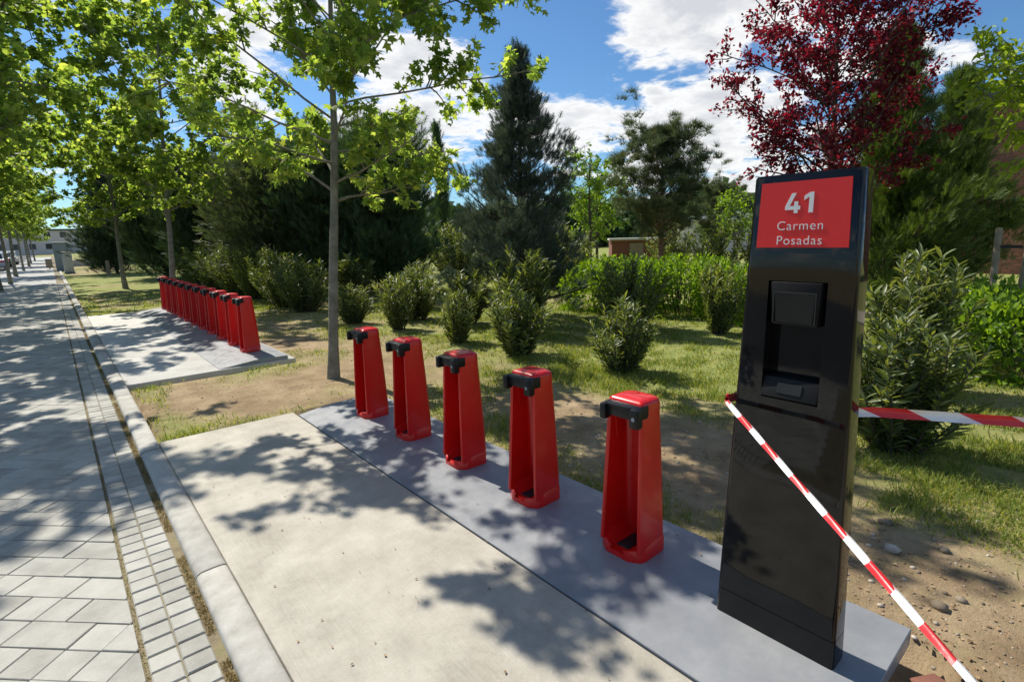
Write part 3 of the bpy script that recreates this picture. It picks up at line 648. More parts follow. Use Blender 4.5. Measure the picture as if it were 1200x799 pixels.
# ------------------------------------------------------------------ barrier tape
def ribbon(name, P, Wd, nrm, label, period, slant=0.0, phase=0.0, twist=None):
    P = np.array(P, float); seg = np.r_[0, np.cumsum(np.linalg.norm(np.diff(P, axis=0), axis=1))]
    s = np.arange(0, seg[-1], .006); Q = np.stack([np.interp(s, seg, P[:, i]) for i in range(3)], 1)
    for _ in range(3): Q[1:-1] = (Q[:-2] + Q[1:-1] * 2 + Q[2:]) / 4
    T = unit(np.gradient(Q, axis=0)); up = unit(np.cross(T, np.array(nrm))); 
    nr = np.cross(up, T); tw = twist(s) if twist is not None else 0 * s
    up = up * np.cos(tw)[:, None] + nr * np.sin(tw)[:, None]; nr = np.cross(up, T)
    K = 7; e = tag(bpy.data.objects.new(name, None), label, 'barrier tape', 'red and white barrier tape'); link(e)
    e.location = tuple(P[0]); rows = []; half = period / 2; sub = 14
    ss = np.arange(int((s[-1] - .1) / (half / sub))) * half / sub - phase
    for k in range(K):
        f = k / (K - 1) - .5; sk = np.clip(ss - slant * f, 0, s[-1]); L3 = lambda A: np.stack([np.interp(sk, s, A[:, i]) for i in range(3)], 1)
        n_ = L3(nr); rows.append(L3(Q) + L3(up) * (f * Wd) + n_ * (.006 * math.cos(f * 5.0) + .0012 * np.sin(sk * 37 + k * .8))[:, None] - P[0])
    G = np.stack(rows, 1); n = len(ss)
    for col in (0, 1):
        F = [(i * K + k, i * K + k + 1, i * K + k + 1 + K, i * K + k + K) for i in range(n - 1) for k in range(K - 1) if (i // sub) % 2 == col]
        mk('red_stripes' if col == 0 else 'white_stripes', np_mesh('stripes', G.reshape(-1, 3), np.array(F), True), 'tape_red' if col == 0 else 'tape_white', e)
    return e
ribbon('barrier_tape', [(1.870, .9435, .935), (1.845, .944, .930), (1.834, .930, .922), (1.205, .098, .700), (.60, -.70, .48), (-.3, -1.9, .16), (-.6, -2.3, -.03)], .022, (.45, -.2, .85),
       'red and white striped barrier tape slanting across the black totem towards the viewer', .168, 0.01, .03, lambda s: 1.05 + .30 * np.sin(s * 2.2 + .4) + .12 * np.sin(s * 9))
ribbon('barrier_tape', [(1.845, .9425, .93), (1.90, .9435, .925), (1.955, .938, .93), (1.959, .80, .935), (1.959, .55, .945), (2.00, .513, .945), (2.28, .17, .925), (2.75, -.45, .89), (3.1, -.92, .87)], .033, (.7, .75, -.1),
       'red and white striped barrier tape running right from behind the black totem', .30, .075, .06)
st = MB(); st.loft([[(3.13 + r * math.cos(a) , -.94 + r * math.sin(a), z) for a in np.linspace(0, 2 * math.pi, 9)[:-1]] for z, r in ((-.15, .03), (1.05, .026), (1.07, .02))])
tag(st.build('wooden_stake', 'wood_stake', smooth=40), 'wooden stake out on the bare soil holding the striped tape', 'stake')

# ------------------------------------------------------------------ plane trees
def prof_plane(f): return (0.62 + 0.55 * math.sin(min(1, f * 1.5) * math.pi / 2)) * (1 - .72 * max(0, (f - .45) / .55) ** 1.3)
pa = meshes(broadleaf(21, 6.0, 2.10, 2.1, 36, .062, LEAF_PLANE, .080, 13.0, prof_plane, (.15, .8), .45, (0.0, 0.0), 8), 'plane_a')
pb = meshes(broadleaf(34, 7.9, 2.20, 2.6, 40, .075, LEAF_PLANE_LOW, .088, 12, prof_plane, (.1, .8), .45, (0.01, 0), 8), 'plane_b')
pc = meshes(broadleaf(47, 8.4, 2.3, 2.8, 40, .09, LEAF_PLANE_LOW, .092, 12, prof_plane, (.1, .8), .45, (-.01, .01), 8), 'plane_c')
GP = 'young plane trees lining the sidewalk'
t1 = put_tree('plane_tree', *pa, 'bark_plane', 'leaf_plane', (2.31, 5.97, -.03), 0.4, 1, 'young plane tree with slim pale trunk between the two rows of docks', 'tree', GP); t1.rotation_euler = (.05, .07, .4)
t2 = put_tree('plane_tree', *pb, 'bark_plane', 'leaf_plane', (2.2, 15.75, -.03), 1.3, 1, 'young plane tree rising behind the far end of the long dock row', 'tree', GP); t2.rotation_euler = (.05, .07, 1.3)
t3 = put_tree('plane_tree', *pc, 'bark_plane', 'leaf_plane', (2.0, 25.0, -.03), 2.6, .92, 'slim plane tree on the grass beyond the far dock row', 'tree', GP); t3.rotation_euler = (.05, .08, 2.6)
LROW = [(10.3, 'nearest road-side plane tree, branches reaching into the top left corner'), (16.2, 'second road-side plane tree, crown hanging over the upper left'), (22.2, 'third road-side plane tree, crown low over the far sidewalk'), (28.2, 'fourth road-side plane tree, trunk just outside the left edge'),
        (34.0, 'road-side plane tree with dark trunk at the left edge of the sidewalk'), (43.5, 'road-side plane tree next beyond the one at the left edge'), (54, 'road-side plane tree beside the parked silver car'), (66, 'distant road-side plane tree, third past the left edge trunk'), (80, 'distant road-side plane tree, fourth past the left edge trunk'), (96, 'farthest road-side plane tree at the end of the sidewalk')]
for i, (y, lb) in enumerate(LROW):
    src = (pb, pc)[i % 2]; put_tree('plane_tree', *src, 'bark_plane', 'leaf_plane', (-1.65 + .08 * math.sin(i * 2.1), y, -.04), i * 1.9 + .7, 1.0 + .03 * (i % 3), lb, 'tree', GP)

# ------------------------------------------------------------------ conifers and background trees
cone = lambda p=1.0, b=.12: (lambda f: b * 0 + min(1, .55 + f * 3.0) * (1 - f) ** p + .04)
column = lambda f: (.75 + .25 * math.sin(f * 3.1)) * (1 - max(0, (f - .55) / .45) ** 1.6) + .03
GC = 'dark conifers along the back of the garden'
dk = meshes(conifer(61, 5.6, 2.0, 170, 60, .33, cone(.75), .1, (.1, .5), .5, .2, dirup=.35, sx=1.3, clump=10, cr=.2), 'cyp_dark')
dk2 = meshes(conifer(62, 5.0, 1.9, 150, 60, .33, column, .1, (.2, .6), .6, .2, dirup=.4, sx=1.3, clump=10, cr=.2), 'cyp_dark2')
put_tree('cypress_tree', *dk, 'bark_dark', 'leaf_dark', (2.9, 39.5, -.03), 0, 1.05, 'dark conifer at far left, behind the grass and grey cabinet', 'tree', GC)
put_tree('cypress_tree', *dk2, 'bark_dark', 'leaf_dark', (4.3, 31.5, -.03), 1, 1.1, 'dark dense conifer behind the slim plane trunk on the grass', 'tree', GC)
put_tree('cypress_tree', *dk2, 'bark_dark', 'leaf_dark', (4.9, 25.5, -.03), 2, 1.0, 'dark dense conifer right behind the far end of the dock row', 'tree', GC)
put_tree('cypress_tree', *dk, 'bark_dark', 'leaf_dark', (7.0, 24.5, -.03), 3, .95, 'dark conifer showing left of the grey-green pine', 'tree', GC)
pg = meshes(conifer(63, 4.7, 2.0, 150, 90, .26, column, .3, (.0, .45), .35, .2, dirup=.1, width=.2, sx=1.0, clump=11, cr=.17), 'pine_grey')
put_tree('cypress_tree', *pg, 'bark_dark', 'leaf_pine', (5.5, 18.2, -.03), 0, 1.0, 'grey-green feathery conifer above the oleander hedge, left of the near trunk', 'tree', GC)
dc = meshes(conifer(64, 4.6, 1.75, 160, 90, .25, column, .1, (.2, .7), .6, .22, dirup=.45, sx=1.3, clump=11, cr=.16), 'cyp_mid')
put_tree('cypress_tree', *dc, 'bark_dark', 'leaf_cypress', (7.6, 14.6, -.03), 0, 1.0, 'broad dark green conifer right of the slim plane trunk', 'tree', GC)
put_tree('cypress_tree', *dc, 'bark_dark', 'leaf_cypress', (6.6, 16.4, -.03), 2.2, .95, 'broad dark green conifer half hidden by the slim plane trunk', 'tree', GC)
tn = meshes(conifer(65, 6.7, .62, 90, 26, .36, lambda f: .6 + .4 * math.sin(f * 2.6) - .55 * f, .2, (.7, 1.1), .5, .15, dirup=.8), 'cyp_thin')
put_tree('cypress_tree', *tn, 'bark_dark', 'leaf_cypress', (14.4, 21.6, -.03), 0, 1, 'thin pointed cypress spire left of the tall blue-grey cedar', 'tree', GC)
cedar_prof = lambda f: (1 - f ** 1.45) * (.84 + .16 * math.sin(f * 36)) + .03
ce = meshes(conifer(66, 4.95, 1.68, 110, 190, .125, cedar_prof, .12, (-.05, .4), .85, .28, dirup=.5, width=.10, inner=.25, r0=.08, sx=1.6, clump=16, cr=.075), 'cedar')
put_tree('cedar_tree', *ce, 'bark_dark', 'leaf_cedar', (6.85, 7.75, -.03), 0, 1, 'tall ragged blue-grey cedar in the middle of the garden', 'tree', GC)
pn = meshes(conifer(67, 4.6, 1.75, 76, 70, .24, lambda f: (.75 + .25 * math.sin(f * 3.0)) * (1 - max(0, (f - .5) / .5) ** 1.5) + .06, 1.2, (.15, .7), .5, .28, tmpl=TUFT, dirup=.5, width=.16, inner=.3, r0=.10, clump=9, cr=.07), 'pine')
GPN = 'pines in the background'
put_tree('pine_tree', *pn, 'bark_pine', 'leaf_pine', (14.1, 9.5, -.03), 0, 1, 'bushy grey-green pine left of the totem, reddish trunk', 'tree', GPN)
put_tree('pine_tree', *pn, 'bark_pine', 'leaf_pine', (21.3, 11.6, -.03), 2, .75, 'small distant pine just left of the totem top', 'tree', GPN)
rc = meshes(conifer(68, 5.3, 1.75, 120, 150, .20, cone(1.0), .1, (.1, .5), .7, .26, dirup=.45, sx=1.2, clump=14, cr=.09), 'con_right')
put_tree('cypress_tree', *rc, 'bark_dark', 'leaf_cypress_green', (11.3, 2.95, -.03), 0, .93, 'tall bright green conifer right behind the totem', 'tree', GC)
put_tree('cypress_tree', *rc, 'bark_dark', 'leaf_cypress', (13.6, 2.6, -.03), 2.5, .84, 'darker conifer in front of the brick gable', 'tree', GC)
rnd = lambda f: .55 + .55 * math.sin(f * 2.8)
dl = meshes(broadleaf(71, 4.9, 1.0, 1.7, 24, .09, LEAF_OVAL, .15, 9, rnd, (.3, .9), .3, (0, 0), 5), 'decid')
GD = 'broadleaf trees in the background'
put_tree('broadleaf_tree', *dl, 'bark_dark', 'leaf_hedge', (17.6, 15.4, -.03), 0, 1.0, 'fresh green broadleaf tree behind the right side of the cedar', 'tree', GD)
put_tree('broadleaf_tree', *dl, 'bark_dark', 'leaf_dark', (20.5, 17.5, -.03), 1, .9, 'dark broadleaf tree between the cedar and the pine', 'tree', GD)
put_tree('broadleaf_tree', *dl, 'bark_dark', 'leaf_cypress', (24, 13.4, -.03), 2, .55, 'low dark bushy tree under the pine beside the far house', 'tree', GD)
put_tree('broadleaf_tree', *dl, 'bark_dark', 'leaf_cypress', (27, 12.6, -.03), 3, .5, 'low dark bushy tree left of the staked young tree', 'tree', GD)
lt = meshes(broadleaf(72, 2.7, 1.15, .80, 20, .035, LEAF_OVAL, .12, 10, rnd, (.4, 1.0), .2, (0, 0), 5), 'young')
put_tree('broadleaf_tree', *lt, 'bark_plane', 'leaf_hedge', (17.6, 9.0, -.03), 0, 1.0, 'young light green tree between wooden stakes, left edge of totem', 'tree', GD)
br_ = meshes(broadleaf(73, 3.6, 2.4, 1.0, 28, .04, LEAF_OVAL, .10, 12, rnd, (-.1, .5), .5, (0, 0), 7), 'lime')
put_tree('broadleaf_tree', *br_, 'bark_plane', 'leaf_lime', (8.75, .58, -.03), 0, 1.0, 'bright lime green young tree at the right edge', 'tree', GD)
pm = meshes(broadleaf(74, 5.0, 1.5, 1.65, 46, .085, LEAF_OVAL, .078, 16, lambda f: .75 + .5 * math.sin(f * 2.7) - .25 * f, (.5, 1.0), .1, (0, 0), 8, .65), 'plum')
put_tree('plum_tree', *pm, 'bark_dark', 'leaf_plum', (8.55, 3.0, -.03), 0, .95, 'purple-red leaved plum tree behind the top of the totem', 'tree')

rs = np.random.default_rng(77); n = 26000; an = rs.uniform(R_(3), R_(100), n); dd_ = rs.uniform(62, 80, n); hh = (2.2 + 5.0 * vnoise(an * 14, an * 0, 3, 3, 1.0)) * rs.random(n) ** .7
V, F = scatter(LEAF_OVAL, np.c_[dd_ * np.sin(an), dd_ * np.cos(an), hh], rs.normal(size=(n, 3)) + np.array([0, 0, .4]), rs.normal(size=(n, 3)), rs.uniform(.6, 1.3, n), sx=np.full(n, 1.5))
o = mk('far_woodland', np_mesh('far_woodland', V, F), 'leaf_cypress'); tag(o, 'distant dark band of trees closing the horizon', 'trees'); o['kind'] = 'stuff'
# ------------------------------------------------------------------ oleanders and hedges
def oleander(seed, H, R, ns, lsize=.125, dens=70):
    rs = np.random.default_rng(seed); wood = []; P = []; D = []; Nn = []
    for i in range(ns):
        a = rs.uniform(0, 2 * np.pi); q = rs.random() ** .6; h = H * rs.uniform(.55, 1.05) * (1 - .30 * q * q); tx, ty = R * q * math.cos(a), R * q * math.sin(a)
        b0 = np.array([tx * .25, ty * .25, -.05]); d = np.array([tx * .75, ty * .75, h]); st_ = bend(b0, d, np.linalg.norm(d), 6, .12, rs, .05)
        wood.append((st_, np.linspace(.009, .003, 7))); m_ = int(dens * h)
        qq = np.linspace(.10, 1.0, m_) * 6; c0 = np.minimum(qq.astype(int), 5); pp = st_[c0] + (st_[c0 + 1] - st_[c0]) * (qq - c0)[:, None]; ax = unit(st_[c0 + 1] - st_[c0])
        th = np.arange(m_) * 2.2 + rs.uniform(0, 6); rad_ = np.c_[np.cos(th), np.sin(th), np.zeros(m_)]
        op = rs.uniform(.45, 1.1, m_)[:, None]; P.append(pp); dd = unit(ax * op + rad_ * (1.25 - .55 * op) + rs.normal(size=(m_, 3)) * .14); D.append(dd); Nn.append(unit(ax * .8 - rad_ * .2 + rs.normal(size=(m_, 3)) * .35))
    P = np.concatenate(P); n = len(P); return tubes(wood, 5), scatter(LEAF_LANCE, P, np.concatenate(D), np.concatenate(Nn), lsize * rs.uniform(.6, 1.2, n), sx=rs.uniform(.9, 1.5, n))
ol = [meshes(oleander(81, .86, .42, 46, .115, 85), 'ol_a'), meshes(oleander(82, 1.2, .42, 40, .13, 75), 'ol_b'), meshes(oleander(83, 1.15, .58, 52, .125, 72), 'ol_c'), meshes(oleander(84, .82, .40, 44, .115, 85), 'ol_d'), meshes(oleander(85, 1.18, .48, 54, .13, 80), 'ol_e')]
GO = 'oleander shrubs planted along the lawn'
OLE = [(0, 4.60, 5.30, 0, 1.0, 'round oleander shrub behind the fourth near dock, in front of the cedar'), (3, 4.55, 6.66, 1, 1.0, 'round oleander shrub behind the third near dock'),
       (3, 4.80, 3.74, 2, 1.0, 'round oleander shrub standing on the lawn behind the nearest dock'), (1, 4.52, 8.45, 3, 1.0, 'upright oleander shrub behind the second near dock'),
       (0, 4.25, 9.75, 4, .95, 'low oleander shrub just right of the slim plane trunk'), (1, 6.0, 13.4, 5, 1.28, 'tall pale oleander shrub behind the slim plane trunk'),
       (2, 6.3, 10.6, 6, 1.0, 'greyish oleander shrub at the left foot of the cedar'), (2, 5.35, 9.2, 1.4, .95, 'oleander shrub between the second and third near docks, further back'),
       (1, 5.72, 6.40, .6, 1.16, 'tall leggy oleander shrub against the cedar'), (2, 7.1, 5.35, 2.2, 1.05, 'loose oleander shrub in front of the bright hedge'),
       (1, 7.75, 4.16, 3.2, 1.03, 'upright dark oleander shrub at the left edge of the totem'), (4, 4.42, .98, .3, .86, 'large oleander shrub beside the totem, crossed by the striped tape'),
       (4, 6.2, 1.30, 1.2, 1.05, 'tall oleander shrub right of the totem, in front of the green conifer'), (1, 5.75, 8.0, 4.4, .95, 'slender oleander shrub between cedar and third dock shrub'),
       (2, 4.3, 12.4, 0, 1.12, 'oleander in the hedge row, nearest the plane trunk'), (2, 4.25, 13.7, 1, 1.22, 'oleander in the hedge row, second from the plane trunk'), (2, 4.45, 15.1, 2, 1.2, 'oleander in the hedge row, third from the plane trunk'),
       (2, 4.35, 16.5, 3, 1.28, 'oleander in the hedge row, fourth from the plane trunk'), (2, 4.3, 18.0, 4, 1.3, 'oleander in the hedge row, fifth from the plane trunk'), (2, 4.2, 19.8, 5, 1.42, 'oleander in the hedge row, sixth from the plane trunk'), (2, 4.1, 21.8, 6, 1.5, 'farthest oleander in the hedge row, above the red docks')]
for v, x, y, rz, s, lb in OLE:
    q_ = put_tree('oleander_shrub', *ol[v], 'bark_dark', 'leaf_oleander', (x, y, -.03), rz, s, lb, 'shrub', GO, 'stems', 'foliage'); q_.scale = (s * (1 + .16 * math.sin(x * 9 + y)), s * (1 + .16 * math.cos(y * 7)), s * (1 + .10 * math.sin(y * 5 + 1)))
BACK = [(11.2, 11.2, 1.5, 'dark background bush just right of the cedar foot'), (13.0, 12.3, 1.7, 'dark background bush between cedar and brick shed'), (16.4, 10.6, 1.6, 'dark background bush under the bushy pine'), (15.6, 8.6, 1.5, 'dark background bush right of the pine trunk'), (17.8, 8.0, 1.7, 'dark background bush behind the staked young tree'), (9.4, 13.2, 1.6, 'dark background bush left of the cedar'), (11.5, 16.8, 1.9, 'dark background bush below the thin cypress spire'), (14.6, 6.0, 1.3, 'dark background bush hidden behind the totem edge')]
for k, (x, y, sc_, lb) in enumerate(BACK):
    put_tree('background_bush', *ol[2], 'bark_dark', 'leaf_cypress', (x, y, -.03), k * 1.3, sc_, lb, 'shrub', 'dark bushes at the back of the lawn', 'stems', 'foliage')
def hedge(seed, sx, sy, h, n, ls, tm):
    rs = np.random.default_rng(seed); th = rs.uniform(0, 2 * np.pi, n); ph = np.arcsin(rs.uniform(-.1, 1, n)); rr = rs.uniform(.72, 1.0, n)
    d = np.c_[np.cos(th) * np.cos(ph), np.sin(th) * np.cos(ph), np.sin(ph)]; sg = np.sign(d) * np.abs(d) ** .62
    bmp = 1 + .30 * (vnoise(th * 2.2, ph * 3.0, seed, 3, 1.6) - .5) ; P = sg * rr[:, None] * bmp[:, None] * np.array([sx, sy, h]); P[:, 2] = np.maximum(P[:, 2], .02)
    D = unit(d * .6 + rs.normal(size=(n, 3)) * .5 + np.array([0, 0, .4])); Nn = unit(d + rs.normal(size=(n, 3)) * .6)
    stems = []
    for i in range(26):
        a = rs.uniform(0, 6.28); q = rs.uniform(.1, .8); t_ = np.array([sx * q * math.cos(a), sy * q * math.sin(a), h * .85]); stems.append((bend(t_ * np.array([.5, .5, 0]) - np.array([0, 0, .05]), t_ * np.array([.5, .5, 1]), h * .85, 4, .1, rs, .06), np.linspace(.012, .004, 5)))
    return tubes(stems, 5), scatter(tm, P, D, Nn, ls * rs.uniform(.6, 1.2, n))
h1 = meshes(hedge(91, 1.05, .9, 1.06, 9000, .085, LEAF_OVAL), 'hedge_a'); h2 = meshes(hedge(92, 1.0, 1.2, .93, 9000, .095, LEAF_OVAL), 'hedge_b')
GH = 'clipped bright green hedge bushes'
put_tree('hedge_bush', *h1, 'bark_dark', 'leaf_hedge', (9.1, 7.3, -.03), 0, 1.0, 'bright green rounded hedge bush next to the cedar', 'hedge', GH, 'stems', 'foliage')
put_tree('hedge_bush', *h1, 'bark_dark', 'leaf_hedge', (9.3, 5.7, -.03), 2, 1.02, 'bright green rounded hedge bush, middle of the hedge', 'hedge', GH, 'stems', 'foliage')
put_tree('hedge_bush', *h1, 'bark_dark', 'leaf_hedge', (9.4, 4.55, -.03), 4, .9, 'bright green rounded hedge bush beside the totem edge', 'hedge', GH, 'stems', 'foliage')
put_tree('hedge_bush', *h2, 'bark_dark', 'leaf_hedge', (7.9, .55, -.03), 0, .98, 'leafy green bush at the right edge below the stakes', 'hedge', GH, 'stems', 'foliage')

# ------------------------------------------------------------------ grass, weeds, fallen leaves, pebbles
def blades(X, Y, h, wd, rs, lean=.45):
    n = len(X); a = rs.uniform(0, 2 * np.pi, n); s = np.c_[np.cos(a), np.sin(a), np.zeros(n)]; ln = np.c_[rs.normal(size=(n, 2)) * lean, np.ones(n)]; ln = unit(ln)
    z = gz(X, Y) - .004; B = np.c_[X, Y, z]; mid = B + ln * (h * .55)[:, None]; tip = B + unit(ln + np.c_[rs.normal(size=(n, 2)) * lean, np.zeros(n)]) * h[:, None]
    V = np.stack([B - s * wd[:, None], B + s * wd[:, None], mid + s * wd[:, None] * .7, mid - s * wd[:, None] * .7, tip], 1).reshape(-1, 3); i = np.arange(n)[:, None] * 5
    return V, [(i + np.array([[0, 1, 2, 3]])).astype(int), (i + np.array([[3, 2, 4]])).astype(int)]
rs = np.random.default_rng(5)
n0 = 640000
d_ = 1.0 * 22 ** rs.random(n0); ang = rs.uniform(R_(-6), R_(92), n0)      # polar, denser near the viewer
X = d_ * np.sin(ang); Y = d_ * np.cos(ang)
ok = (X > .45) & ~((X < 2.33) & (Y > .3) & (Y < 4.95)) & ~((X < 2.36) & (Y > 7.24) & (Y < 15.5)) & ~((X < 1.6) & (Y < 5)) 
mk_ = lawnmask(X, Y); cl_ = vnoise(X, Y, 31, 2, 3.2)
ok &= rs.random(n0) < np.clip((mk_ - .12) * 1.5, 0, 1) * np.clip((cl_ - .33) * 3.2, .05, 1)
ok &= ~((X > 10.9) & (Y < 4.6))
X, Y, d_ = X[ok], Y[ok], d_[ok]; n = len(X)
V, F = blades(X, Y, rs.uniform(.025, .075, n) * (1 + .5 * (vnoise(X, Y, 8, 2, 1.1) > .6)), .0016 + .00042 * d_, rs)
o = mk('grass', np_mesh('grass', V, F), 'grass_blade'); tag(o, 'short green and yellowing grass on the park lawn', 'grass'); o['kind'] = 'stuff'
# weeds in the joint by the curb
n = 16000; Y = 1.6 + (rs.random(n) ** 1.6) * 24; X = rs.normal(.285, .012, n); k_ = (vnoise(X * 0, Y, 4, 2, 2.2) > .42) & (X > .264) & (X < .304); X, Y = X[k_], Y[k_]; n = len(X)
V, F = blades(X, Y, rs.uniform(.008, .036, n), np.full(n, .0018), rs, .9); V[:, 2] += .17 - .038
o = mk('weeds', np_mesh('weeds', V, F), 'grass_dry'); tag(o, 'dry brown weeds in the joint along the curb', 'weeds'); o['kind'] = 'stuff'
n = 14000; Y = 1.6 + (rs.random(n) ** 1.6) * 24; X = rs.normal(.050, .005, n); k_ = (vnoise(X * 0, Y, 14, 2, 2.0) > .34); X, Y = X[k_], Y[k_]; n = len(X)
V, F = blades(X, Y, rs.uniform(.004, .016, n), np.full(n, .002), rs, .9); V[:, 2] += .17 - .038
o = mk('moss', np_mesh('moss', V, F), 'grass_dry'); tag(o, 'mossy weeds in the joint between large and small pavers', 'weeds'); o['kind'] = 'stuff'
# fallen leaves
n = 15000; d_ = 1.4 * 9 ** rs.random(n); ang = rs.uniform(0, R_(92), n); X = d_ * np.sin(ang); Y = d_ * np.cos(ang)
ok = (X > .45) & ~((X < 2.33) & (Y > .3) & (Y < 4.95)) & ~((X < 2.36) & (Y > 7.24) & (Y < 15.5)) & ~((X < 1.6) & (Y < 5)); ok &= rs.random(n) < .35 + .65 * (1 - lawnmask(X, Y))
X, Y = X[ok], Y[ok]; n = len(X); a = rs.uniform(0, 6.28, n)
V, F = scatter(LEAF_OVAL, np.c_[X, Y, gz(X, Y) + .006], np.c_[np.cos(a), np.sin(a), rs.normal(size=n) * .25], unit(np.c_[rs.normal(size=(n, 2)) * .25, np.ones(n)]), .006 + .022 * rs.random(n) ** 1.6)
xs = rs.uniform(.5, 2.2, 150); ys = rs.uniform(.8, 4.8, 150); a = rs.uniform(0, 6.28, 150)
V2, F2 = scatter(LEAF_OVAL, np.c_[xs, ys, np.where(xs < 1.5, .009, .052)], np.c_[np.cos(a), np.sin(a), a * 0 + .1], np.tile([0, .1, 1.0], (150, 1)), rs.uniform(.006, .020, 150))
o = mk('fallen_leaves', np_mesh('fallen_leaves', np.concatenate([V, V2]), np.concatenate([F, F2 + len(V)])), 'leaf_fallen'); tag(o, 'scattered dry brown leaves on soil and concrete', 'leaves'); o['kind'] = 'stuff'
# pebbles
ico = np.array([(0, 0, -1), (.72, -.53, -.45), (-.28, -.85, -.45), (-.89, 0, -.45), (-.28, .85, -.45), (.72, .53, -.45), (.28, -.85, .45), (-.72, -.53, .45), (-.72, .53, .45), (.28, .85, .45), (.89, 0, .45), (0, 0, 1)])
icf = np.array([(0, 1, 2), (1, 0, 5), (0, 2, 3), (0, 3, 4), (0, 4, 5), (1, 5, 10), (2, 1, 6), (3, 2, 7), (4, 3, 8), (5, 4, 9), (1, 10, 6), (2, 6, 7), (3, 7, 8), (4, 8, 9), (5, 9, 10), (6, 10, 11), (7, 6, 11), (8, 7, 11), (9, 8, 11), (10, 9, 11)])
n = 3600; d_ = 1.6 * 6 ** rs.random(n); ang = rs.uniform(0, R_(95), n); X = d_ * np.sin(ang); Y = d_ * np.cos(ang)
ok = (X > .45) & ~((X < 2.33) & (Y > .3) & (Y < 4.95)) & ~((X < 2.36) & (Y > 7.24) & (Y < 15.5)) & ~((X < 1.6) & (Y < 5)); ok &= rs.random(n) < .15 + .85 * (1 - lawnmask(X, Y))
X, Y = X[ok], Y[ok]; n = len(X); sz = .004 + .012 * rs.random(n) ** 3; sz[rs.random(n) < .015] *= 2.2
V, F = scatter((ico * np.array([1, .8, .6]), icf), np.c_[X, Y, gz(X, Y) + sz * .15], np.c_[rs.normal(size=(n, 2)), np.zeros(n)], np.tile([0, 0, 1.0], (n, 1)), sz)
o = mk('pebbles', np_mesh('pebbles', V, F, True), 'pebble'); tag(o, 'small pale pebbles and clods on the bare soil', 'pebbles'); o['kind'] = 'stuff'
def stone(x, y, s, lb, seed):
    r2 = np.random.default_rng(seed); v = ico * (1 + r2.normal(size=(12, 1)) * .14) * np.array([1, .75, .5]) * s
    o = mk('stone', np_mesh('stone', v, icf, True), 'pebble', None, (x, y, float(gz(np.array(x), np.array(y))) + s * .2)); o.rotation_euler = (0, 0, seed); tag(o, lb, 'stone', 'loose stones on the soil')
stone(2.98, .62, .045, 'pale loose stone on the soil just right of the totem', 1); stone(3.25, .72, .04, 'pale loose stone on the soil behind the striped tape', 2); stone(3.15, .45, .035, 'grey loose stone near the white stretch of slanting tape', 3); stone(2.62, .36, .04, 'pale loose stone beside the corner of the base plate', 4)
bk = MB(); bk.box(-.11, .11, -.055, .055, -.03, .03); o = bk.build('loose_brick', 'brick_red', bevel=.004, loc=(2.08, .215, -.036)); o.rotation_euler = (.05, .1, 1.1); tag(o, 'broken reddish brick half buried by the end of the base plate', 'brick')

# ------------------------------------------------------------------ stakes, cabinets, cars, buildings
def stake(x, y, h, r, lean, lb):
    mb = MB(); mb.loft([[(r_ * math.cos(a) + lean[0] * z, r_ * math.sin(a) + lean[1] * z, z) for a in np.linspace(0, 2 * math.pi, 9)[:-1]] for z, r_ in ((-.2, r), (h * .5, r * .97), (h, r * .93), (h + .015, r * .6))])
    o = mb.build('wooden_stake', 'wood_stake', smooth=40, loc=(x, y, -.03)); tag(o, lb, 'stake', 'wooden tree stakes'); return o
stake(9.38, 1.22, 1.50, .040, (.03, .02), 'leaning wooden tree stake above the right-hand bush'); stake(9.45, .98, 1.46, .038, (.05, -.02), 'wooden tree stake at the very right edge')
tag(MB().box(9.405, 9.435, 1.0, 1.21, 1.22, 1.26).build('tie_strap', 'rubber_black'), 'dark strap tied between the two right-hand stakes', 'strap')
stake(17.0, 9.15, 1.5, .04, (0, 0), 'left wooden stake of the young light green tree'); stake(17.3, 8.75, 1.5, .04, (0, 0), 'middle wooden stake of the young light green tree'); stake(17.8, 8.6, 1.5, .04, (0, 0), 'right wooden stake of the young light green tree')
stake(2.35, 37.4, .8, .09, (0, 0), 'short wooden post in the far grass')
e = empty('utility_cabinet', (.62, 49.0, -.04), 0, 'tall grey utility cabinet at the far end of the curb', 'cabinet')
MB().box(-.42, .42, -.3, .3, 0, 1.9).build('body', 'cabinet_grey', e, bevel=.02); MB().box(-.46, .46, -.34, .34, 1.902, 1.99).build('lid', 'cabinet_pale', e, bevel=.02); d0 = MB().box(-.36, .36, -.318, -.302, .15, 1.8).build('door', 'cabinet_grey', e, bevel=.004); MB().box(.25, .29, -.345, -.319, .9, 1.05).build('handle', 'steel_black', d0)
e = empty('utility_pillar', (.78, 43.4, -.04), 0, 'short pale utility pillar in front of the grey cabinet', 'pillar')
MB().box(-.24, .24, -.2, .2, 0.1, 1.28).build('body', 'cabinet_pale', e, bevel=.02); MB().box(-.28, .28, -.24, .24, 1.282, 1.35).build('cap', 'concrete_pale', e, bevel=.02); MB().box(-.27, .27, -.23, .23, 0, .099).build('foot', 'cabinet_grey', e)
e = empty('litter_bin', (-.15, 53.5, -.04), 0, 'small brown litter bin on the far sidewalk', 'bin')
MB().box(-.2, .2, -.2, .2, .12, .75).build('body', 'wood_stake', e, bevel=.03); MB().box(-.22, .22, -.22, .22, .752, .80).build('rim', 'cabinet_pale', e, bevel=.01); MB().box(-.03, .03, -.03, .03, 0, .119).build('post', 'steel_black', e)
wl = empty('low_wall', (4.0, 59.0, -.05), 0, 'low grey stone wall beyond the far grass', 'wall')
for k in range(9):
    MB().box(-3.6 + k * .8, -2.82 + k * .8, -.2, .2, 0, .50 + .03 * (k % 3)).build('block', 'curb_concrete', wl, bevel=.02)
